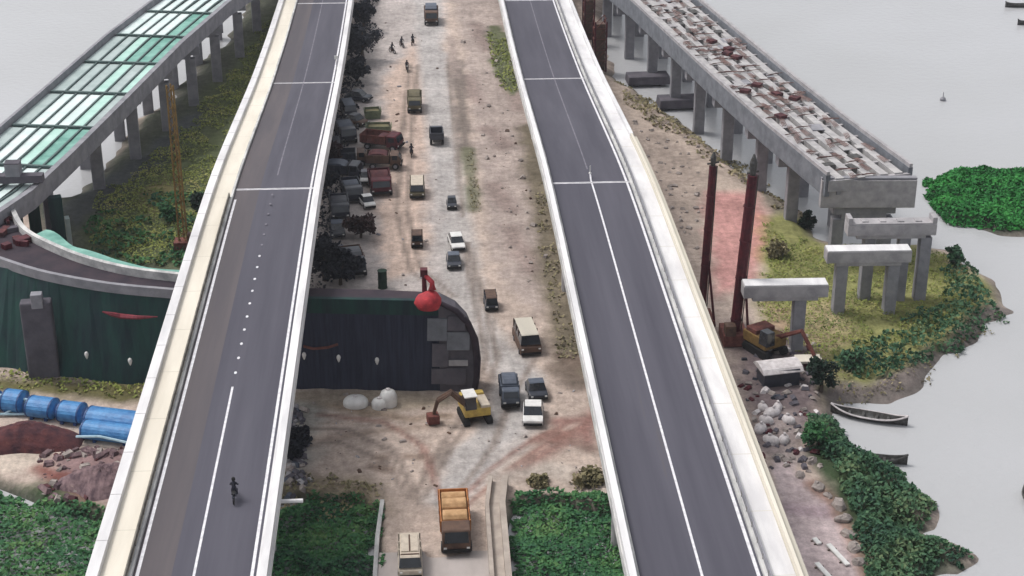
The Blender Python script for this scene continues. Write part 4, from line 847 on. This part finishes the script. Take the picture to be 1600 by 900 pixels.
# sacks and boulders along the shore under the bridge edge
sk_pos = [(1192, 640), (1206, 648), (1197, 660), (1188, 672), (1215, 640), (1232, 660), (1225, 690), (1205, 690)]
where = ['nearest the shed', 'beside the white sack group, right of the first', 'just under the first two', 'touching the bridge shadow', 'in front of the shed door', 'closest to the bright bush', 'lowest near the path', 'lowest near the bridge']
for i, ((px, py), wh) in enumerate(zip(sk_pos, where)):
    g = G(px, py); q = MB(); a = random.uniform(.5, .8)
    q.lathe((0, 0, -.05), [(a, 0), (a*1.1, .25), (a*.9, .5), (a*.45, .66)], 'sack', 9, 1.2, .8); q.box((a*.3, 0, .7), (.3, .2, .2), 'sack', rz=.4)
    tag(q.build('sack', loc=g, rz=random.random()*3, smooth=True), 'plump white sack on the rubble shore, '+wh, 'sack', 'white sacks on the shore')
rk = [(1268, 722, 1.0), (1278, 762, 1.2), (1293, 775, .8), (1310, 790, 1.3), (1318, 812, 1.2), (1326, 835, 1.1), (1334, 858, 1.1), (1342, 880, 1.0), (1215, 715, .9), (1230, 722, .8), (1250, 745, .9), (1282, 730, .6)]
rkw = ['beside the leafy green bush', 'where the path narrows', 'just below where the path narrows', 'largest of the chain', 'directly under the largest', 'halfway down the path', 'level with the upper white plank', 'last before the picture edge', 'nearest the sacks', 'just right of the one nearest the sacks', 'in the middle of the upper path end', 'smallest, tucked under the green bush']
for i, (px, py, s_) in enumerate(rk):
    g = G(px, py); bm = MB(); s_ *= .62; bm.lathe((0, 0, -.25), [(s_*.7, 0), (s_, s_*.3), (s_*.85, s_*.75), (s_*.35, s_)], 'rock', 7, 1.3, .8)
    bm.v = [(x+random.uniform(-.15, .15), y+random.uniform(-.15, .15), z+random.uniform(-.1, .1)) for x, y, z in bm.v]
    tag(bm.build('boulder', loc=g, rz=random.random()*6, bevel=.05), 'brown grey boulder on the path rim, '+rkw[i], 'boulder', 'boulders along the path rim')
for px, py, l, lb in ((1276, 848, .9, 'short white plank lying on the path, highest of three'), (1309, 870, 3.2, 'longest white plank lying on the path, nearest the boulders'), (1286, 895, 2.2, 'white plank lying on the path, lowest and nearest the bridge')):
    g = G(px, py); q = MB(); q.box((0, 0, .15), (.42, l, .14), 'white'); q.box((0, l*.3, .05), (.8, .12, .1), 'wood'); q.box((0, -l*.3, .05), (.8, .12, .1), 'wood')
    tag(q.build('plank', loc=g, rz=.28), lb, 'plank', 'white planks on the path')
# ------------------------------------------------------------------ boats
def canoe(px, py, l, wd, rz, label, m='wood', rimm='sack', group=None):
    p = P(px, py, WATER_Z); root = empty('canoe', (p[0], p[1], WATER_Z-.12), rz, label, 'boat', group)
    n_ = 22; vs_ = []; fs = []; ins = []
    for i in range(n_+1):
        t = i/n_*2-1; hw = wd/2*(1-abs(t)**2.4)+.03; sh = .62+.55*abs(t)**3
        for u in (-1, -.6, 0, .6, 1): vs_.append((t*l/2, u*hw, sh-(sh-.02)*(1-abs(u)**2.2)))
    for i in range(n_):
        for k in range(4): fs.append((i*5+k, i*5+k+1, i*5+5+k+1, i*5+5+k))
    q = MB(); q.add(vs_, fs, m); h_ = q.build('hull', root); so = h_.modifiers.new('s', 'SOLIDIFY'); so.thickness = .08
    q = MB()
    for s in (0, 4): q.tube([vs_[i*5+s] for i in range(n_+1)], .09, rimm, 5)
    q.build('gunwale', root)
    for x in (-.5, -.15, .2, .5): q = MB(); q.box((x*l/2, 0, .5), (.25, wd*.85, .06), m); q.build('thwart', root)
    return root
canoe(1357, 655, 7.4, 1.5, R_(-24), 'long wooden canoe with pale gunwales drawn up against the mud bank', 'steel_dark', 'sack')
canoe(1372, 722, 5.2, .95, R_(-14), 'thin dark canoe poking out of the bankside bushes', 'steel_dark', 'steel_dark')
canoe(1596, 11, 6, 1.1, R_(0), 'dark canoe far out on the water in the top corner', 'steel_dark', 'steel_dark')
canoe(1606, 38, 4, 1.0, R_(10), 'dark boat tip just entering the picture below the far canoe', 'steel_dark', 'steel_dark')
canoe(1606, 782, 3, .9, R_(80), 'dark boat end just inside the right picture edge', 'steel_dark', 'steel_dark')
p = P(1473, 157, WATER_Z); q = MB(); q.lathe((p[0], p[1], WATER_Z-.3), [(.45, 0), (.45, .6), (.15, .9)], 'conc_grey', 10); q.tube([(p[0], p[1], WATER_Z), (p[0], p[1], WATER_Z+1.3)], .06, 'conc_grey', 5)
tag(q.build('buoy'), 'tiny grey buoy alone on the open water', 'buoy')
# ------------------------------------------------------------------ vegetation
cover('hyacinth_mat', poly([(425, 815), (480, 802), (560, 806), (590, 822), (594, 950), (600, 1300), (410, 1300), (400, 900)], -2.3), 46, .22, 1.3, 'leaf_green', 'dense green plants filling the wetland left of the causeway', 'plants', None, 3, 0, 1.4)
cover('hyacinth_mat', poly([(798, 815), (860, 803), (950, 815), (1010, 825), (1110, 830), (1150, 1300), (785, 1300), (792, 950)], -2.3), 46, .22, 1.1, 'leaf_green', 'dense dark green plants filling the wetland right of the causeway', 'plants', None, 4, up=1.4, seed=9)
cover('hyacinth_mat', poly([(-300, 790), (0, 785), (60, 800), (120, 822), (420, 835), (380, 1200), (-500, 1200)], -2.0), 30, .22, 1.5, 'leaf_green', 'dense green plants covering the lower left corner', 'plants', None, 4, up=1.4, seed=14)
cover('bank_grass', poly([(150, 310), (215, 262), (290, 200), (350, 130), (430, 20), (440, 60), (370, 260), (320, 430), (200, 415), (150, 380)]), 18, .16, .6, 'leaf_olive', 'olive grass on the bank inside the curved ramp', 'grass', None, 4, .3, 1, 21)
cover('bank_scrub', poly([(120, 350), (190, 310), (320, 300), (340, 410), (200, 420), (140, 390)]), 7, .3, 1.0, 'leaf_green', 'darker green scrub low on the bank inside the curved ramp', 'plants', None, 4, .48, .5, 27)
cover('bank_grass', poly([(1200, 350), (1262, 385), (1430, 386), (1500, 400), (1540, 445), (1500, 490), (1420, 530), (1320, 560), (1270, 570), (1190, 500)]), 22, .13, .4, 'leaf_olive', 'yellow green grass on the point under the bare piers', 'grass', None, 4, .4, 1, 31)
cover('bank_scrub', poly([(1300, 560), (1400, 520), (1470, 470), (1480, 400), (1510, 398), (1550, 455), (1565, 487), (1500, 540), (1400, 585), (1330, 605)]), 13, .26, 1.6, 'leaf_blue', 'dark green reeds along the water edge of the point', 'reeds', None, 2, .28, .1, 37)
cover('dry_scrub', poly([(1310, 570), (1400, 560), (1500, 515), (1568, 487), (1500, 545), (1430, 592), (1360, 620), (1310, 625)]), 10, .16, .6, 'leaf_dry', 'dry brown weeds on the steep mud bank of the point', 'weeds', None, 2, .45, .5, 41)
cover('isle_plants', ISLE, 40, .25, 1.1, 'leaf_bright', 'bright green plants covering the small isle', 'plants', None, 4, 0, .5, 43)
cover('bank_scrub', poly([(1262, 660), (1300, 655), (1335, 700), (1405, 735), (1462, 785), (1455, 822), (1415, 835), (1520, 870), (1500, 892), (1435, 894), (1460, 1150), (1400, 1150), (1352, 890), (1318, 790), (1275, 720)], -.5), 34, .24, 1.5, 'leaf_blue', 'green shrubs crowding the shore beside the paved path', 'plants', None, 3, .05, .4, 47)
cover('weeds', poly([(760, 50), (790, 60), (815, 140), (800, 150), (770, 110)]), 9, .2, .6, 'leaf_olive', 'patch of olive weeds beside the far end of the right bridge', 'weeds', None, 2, .2, .6, 51)
cover('weeds', poly([(728, 235), (742, 235), (750, 330), (736, 335)]), 8, .15, .35, 'leaf_dry', 'narrow strip of weeds between dirt road and rubble', 'weeds', None, 2, .3, .6, 53)
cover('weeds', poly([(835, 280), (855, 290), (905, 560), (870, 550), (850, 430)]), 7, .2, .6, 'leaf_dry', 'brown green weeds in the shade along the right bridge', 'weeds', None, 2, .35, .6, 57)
cover('weeds', poly([(-100, 572), (230, 600), (230, 622), (-100, 600)]), 9, .2, .4, 'leaf_olive', 'rough grass strip between netted wall and blue tanks', 'grass', None, 2, .3, .6, 59)
cover('weeds', poly([(960, 120), (1000, 140), (1080, 195), (1150, 240), (1260, 330), (1250, 345), (1140, 270), (1040, 205), (980, 160)]), 7, .26, .6, 'leaf_dry', 'scrubby weeds along the shore under the unfinished ramp', 'weeds', None, 2, .35, .6, 61)
cover('weeds', poly([(430, 745), (520, 738), (605, 762), (612, 800), (430, 800)]), 9, .2, .5, 'leaf_dry', 'brown weeds fringing the wetland at the edge of the sandy yard', 'weeds', None, 2, .3, .6, 63)
# rubble strewn between the road and the right bridge
q = MB()
for i in range(110):
    t = random.random(); px = 725+t*110+random.uniform(-22, 40); py = 20+t*440; s_ = random.choice((.08, .12, .18, .3, .5))*random.uniform(.7, 1.3)
    p = P(px, py, 0); z = float(hfun(np.array([p[0]]), np.array([p[1]]))[0]); q.box((p[0], p[1], z+s_*.2), (s_*1.3, s_, s_*.8), random.choice(('rock', 'rock', 'brown_paint')), rz=random.random()*3, rx=random.random(), taper=(.7, .6))
for i in range(200):
    px = random.uniform(1150, 1280); py = random.uniform(520, 740); s_ = random.uniform(.15, .6)
    p = P(px, py, 0); z = float(hfun(np.array([p[0]]), np.array([p[1]]))[0]); q.box((p[0], p[1], z+s_*.2), (s_*1.6, s_, s_*.7), random.choice(('rock', 'conc_dark', 'sack', 'maroon', 'conc_dark', 'dark_paint', 'rock')), rz=random.random()*3, rx=random.random(), taper=(.7, .6))
for i in range(160):
    px = random.uniform(960, 1100); py = random.uniform(190, 430); s_ = random.uniform(.15, .5)
    if px < 960+(py-150)*.5: continue
    p = P(px, py, 0); z = float(hfun(np.array([p[0]]), np.array([p[1]]))[0]); q.box((p[0], p[1], z+s_*.2), (s_*1.6, s_, s_*.7), 'rock', rz=random.random()*3, rx=random.random(), taper=(.7, .6))
tag(q.build('rubble'), 'loose stones and debris scattered on the bare earth', 'rubble', kind='stuff')
q = MB()
for i in range(130):
    px = random.uniform(448, 478); py = random.uniform(640, 775); s_ = random.uniform(.2, .7); p = P(px, py, 0); z = float(hfun(np.array([p[0]]), np.array([p[1]]))[0])
    q.box((p[0], p[1], z+s_*.2), (s_*1.5, s_, s_*.6), random.choice(('conc_dark', 'conc_mid', 'conc_dark', 'slate', 'rock')), rz=random.random()*3, rx=random.random(), taper=(.7, .6))
tag(q.build('rubble'), 'dark broken concrete heaped against the left bridge above the wetland', 'rubble', kind='stuff')
tg = 'trees standing along the left bridge'
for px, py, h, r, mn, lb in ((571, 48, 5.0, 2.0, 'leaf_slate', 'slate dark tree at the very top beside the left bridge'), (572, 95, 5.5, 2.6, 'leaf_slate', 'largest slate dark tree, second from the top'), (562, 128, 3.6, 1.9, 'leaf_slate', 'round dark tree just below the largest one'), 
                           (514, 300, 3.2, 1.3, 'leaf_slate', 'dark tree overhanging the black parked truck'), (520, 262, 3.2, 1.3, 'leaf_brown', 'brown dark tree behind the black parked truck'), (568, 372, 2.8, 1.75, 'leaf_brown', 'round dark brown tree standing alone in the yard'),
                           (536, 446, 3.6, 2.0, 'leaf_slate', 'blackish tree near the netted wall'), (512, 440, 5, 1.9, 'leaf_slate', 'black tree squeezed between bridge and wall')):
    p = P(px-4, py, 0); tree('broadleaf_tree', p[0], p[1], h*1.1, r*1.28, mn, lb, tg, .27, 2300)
for px, py, h, r, mn, lb in ((1283, 612, 4.2, 1.9, 'leaf_dark', 'dark bush beside the cream slab'), (1280, 700, 2.6, 1.8, 'leaf_green', 'leafy green bush above the boulders'), (1262, 347, 2.2, 1.3, 'leaf_dark', 'dark bush at the foot of the ramp beside the water'), (1212, 400, 2.0, 1.7, 'leaf_dry', 'olive dry bush on the red earth'), (468, 700, 2.2, 1.3, 'leaf_slate', 'grey dark bush against the left bridge above the wetland'),
                           (920, 752, .9, 1.9, 'leaf_dry', 'brown bush against the right bridge above the wetland'), (262, 345, 2.2, 1.6, 'leaf_green', 'dark green bush on the bank left of the mast'), (312, 330, 2.4, 1.4, 'leaf_dark', 'dark bush on the bank right of the mast'), (455, 720, 2.2, 1.2, 'leaf_slate', 'second dark bush tucked against the left bridge'), (840, 755, .7, 1.1, 'leaf_dry', 'little brown bush at the brink of the right wetland'),
                           (1490, 410, 2.2, 1.2, 'leaf_blue', 'blue green bush on the tip of the grassy point'), (1335, 578, 2.4, 1.5, 'leaf_blue', 'blue green bush on the bank above the canoe')):
    p = P(px, py, 0); tree('bush', p[0], p[1], h, r, mn, lb, None, .22, 900, .3, .95)

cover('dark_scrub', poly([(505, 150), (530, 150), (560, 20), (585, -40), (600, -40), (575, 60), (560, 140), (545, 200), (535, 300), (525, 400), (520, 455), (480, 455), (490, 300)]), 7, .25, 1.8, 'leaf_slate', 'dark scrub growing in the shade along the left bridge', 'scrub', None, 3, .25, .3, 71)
# netting-wrapped props inside the curve of the ramp
for px, py, h_, w_, mm_ in ((62, 372, 7.5, 1.3, 'net_green'), (98, 385, 8.5, 1.5, 'net_green'), (80, 345, 6, .8, 'conc_dark'), (112, 372, 5, .5, 'panel_grey')):
    p = P(px, py+30, 0); q = MB(); q.box((p[0]-co[0], p[1]-co[1], h_/2-1), (w_, 1.1, h_+2), mm_, rz=.3); q.build('prop', cv, bevel=.05)

hz = MB(); hz.box((0, 190, 37.75), (700, 700, 83.5), 'white'); hz = hz.build('haze'); tag(hz, kind='stuff')
m = bpy.data.materials.new('haze'); m.use_nodes = True; n = m.node_tree; n.nodes.clear()
out = n.nodes.new('ShaderNodeOutputMaterial'); pv = n.nodes.new('ShaderNodeVolumePrincipled'); pv.inputs['Color'].default_value = (.9, .92, 1, 1); pv.inputs['Density'].default_value = .00016; pv.inputs['Anisotropy'].default_value = .2
n.links.new(pv.outputs[0], out.inputs['Volume']); hz.data.materials.clear(); hz.data.materials.append(m)

pk = 'trucks parked in the yard'
truck(536, 278, 'black parked lorry tucked in the row above the other black truck', 5.0, 2.4, 'dark_paint', 'dark_paint', [(.05, .95, 2.3)], 'slate', 1.35, 2.4, pk)
truck(531, 338, 'black parked lorry, lowest of the row beside the bridge', 4.6, 2.3, 'dark_paint', 'dark_paint', [(.05, .95, 2.1)], 'dark_paint', .1, 2.3, pk)
truck(548, 258, 'brown black lorry with empty bed, topmost in the dark parked row', 4.4, 2.2, 'brown_paint', 'dark_paint', None, 'slate', 1.6, 2.2, pk)
car(574, 322, 'small white hatchback parked between dark trucks in the yard', 3.0, 1.45, 1.45, 'white', 'white', .3, group='cars parked in the yard')
car(572, 283, 'pale car with grey roof parked beside the maroon truck', 3.2, 1.45, 1.45, 'white', 'conc_grey', 0, group='cars parked in the yard')
car(528, 405, 'black car parked under the bridge edge above the blackish tree', 3.8, 1.7, 1.5, 'dark_paint', 'slate', .05, group='cars parked in the yard')
car(556, 195, 'brown black car parked left of the small green skip', 3.6, 1.7, 1.5, 'brown_paint', 'dark_paint', .9, group='cars parked in the yard')

for px, py, w_, h_, lb in ((905, 60, 1.6, 8, 'maroon formwork tower close against the far right bridge, farther of two'), (922, 105, 1.8, 8.5, 'maroon formwork tower close against the far right bridge, nearer of two')):
    p = P(px+14, py, 0); o = empty('formwork_tower', (p[0], p[1], -1.0), .1, lb, 'tower', 'maroon formwork towers')
    for sx in (-1, 1):
        for sy in (-1, 1): MB().box((sx*w_/2, sy*w_/2, h_/2), (.22, .22, h_), 'maroon').build('post', o)
    q = MB()
    for i in range(5):
        z = .6+i*h_/5
        for sx in (-1, 1): q.box((sx*w_/2, 0, z), (.12, w_, .12), 'rust'); q.tube([(sx*w_/2, -w_/2, z), (sx*w_/2, w_/2, z+h_/5)], .06, 'rust', 4)
        for sy in (-1, 1): q.box((0, sy*w_/2, z), (w_, .12, .12), 'rust'); q.tube([(-w_/2, sy*w_/2, z), (w_/2, sy*w_/2, z+h_/5)], .06, 'rust', 4)
    q.build('bracing', o); MB().box((0, 0, h_*.5), (w_*.8, w_*.8, h_*.9), 'brown_paint').build('shutter', o)

for (pxr, pyr, n_, cols, lb) in (((60, 200), (700, 780), 150, ('debris', 'debris', 'rust_heap', 'rock'), 'brown and purple debris strewn below the sand bank on the left'), ((470, 940), (610, 775), 90, ('rock', 'brown_paint', 'rock', 'conc_mid'), 'small litter and clods lying about the sandy work yard'), ((590, 700), (30, 450), 50, ('rock', 'brown_paint', 'conc_grey'), 'small litter and clods along the sandy lane')):
    q = MB()
    for i in range(n_):
        px = random.uniform(*pxr); py = random.uniform(*pyr); s_ = random.choice((.07, .1, .14, .22, .35))*(2 if n_ == 150 else 1); p = P(px, py, 0); z = float(hfun(np.array([p[0]]), np.array([p[1]]))[0])
        if z < -.6: continue
        q.box((p[0], p[1], z+s_*.2), (s_*random.uniform(1, 2.4), s_, s_*.6), random.choice(cols), rz=random.random()*3, rx=random.random()*.6, taper=(.7, .6))
    tag(q.build('litter'), lb, 'litter', kind='stuff')

ck = 'cars parked in the yard'
car(560, 158, 'dark blue black car parked just under the round dark tree', 3.9, 1.75, 1.5, 'dark_paint', 'dark_paint', 1.2, group=ck)
car(545, 180, 'charcoal van parked in the row level with the olive skips', 4.2, 1.9, 2.0, 'dark_paint', 'slate', .2, True, 'van', 'van', ck)
truck(540, 218, 'dark covered lorry parked in the row above the lorry with empty bed', 5.2, 2.3, 'dark_paint', 'dark_paint', [(.05, .95, 2.3)], 'slate', .25, 2.4, pk)
car(523, 243, 'black van pressed against the bridge edge among the parked lorries', 4.2, 1.9, 2.0, 'dark_paint', 'dark_paint', .1, True, 'van', 'van', ck)
truck(552, 424, 'dark lorry with pale tailboard parked near the netted wall', 5.0, 2.4, 'dark_paint', 'brown_paint', [(.05, .95, 2.3)], 'dark_paint', .2, 2.4, pk)
car(527, 365, 'slate roofed black car parked between lorry and trees', 3.9, 1.75, 1.5, 'dark_paint', 'slate', .1, group=ck)
truck(600, 262, 'brown covered lorry between the two maroon flatbeds', 4.6, 2.3, 'brown_paint', 'brown_paint', [(.05, .95, 2.2)], 'rust_heap', 1.5, 2.2, pk)
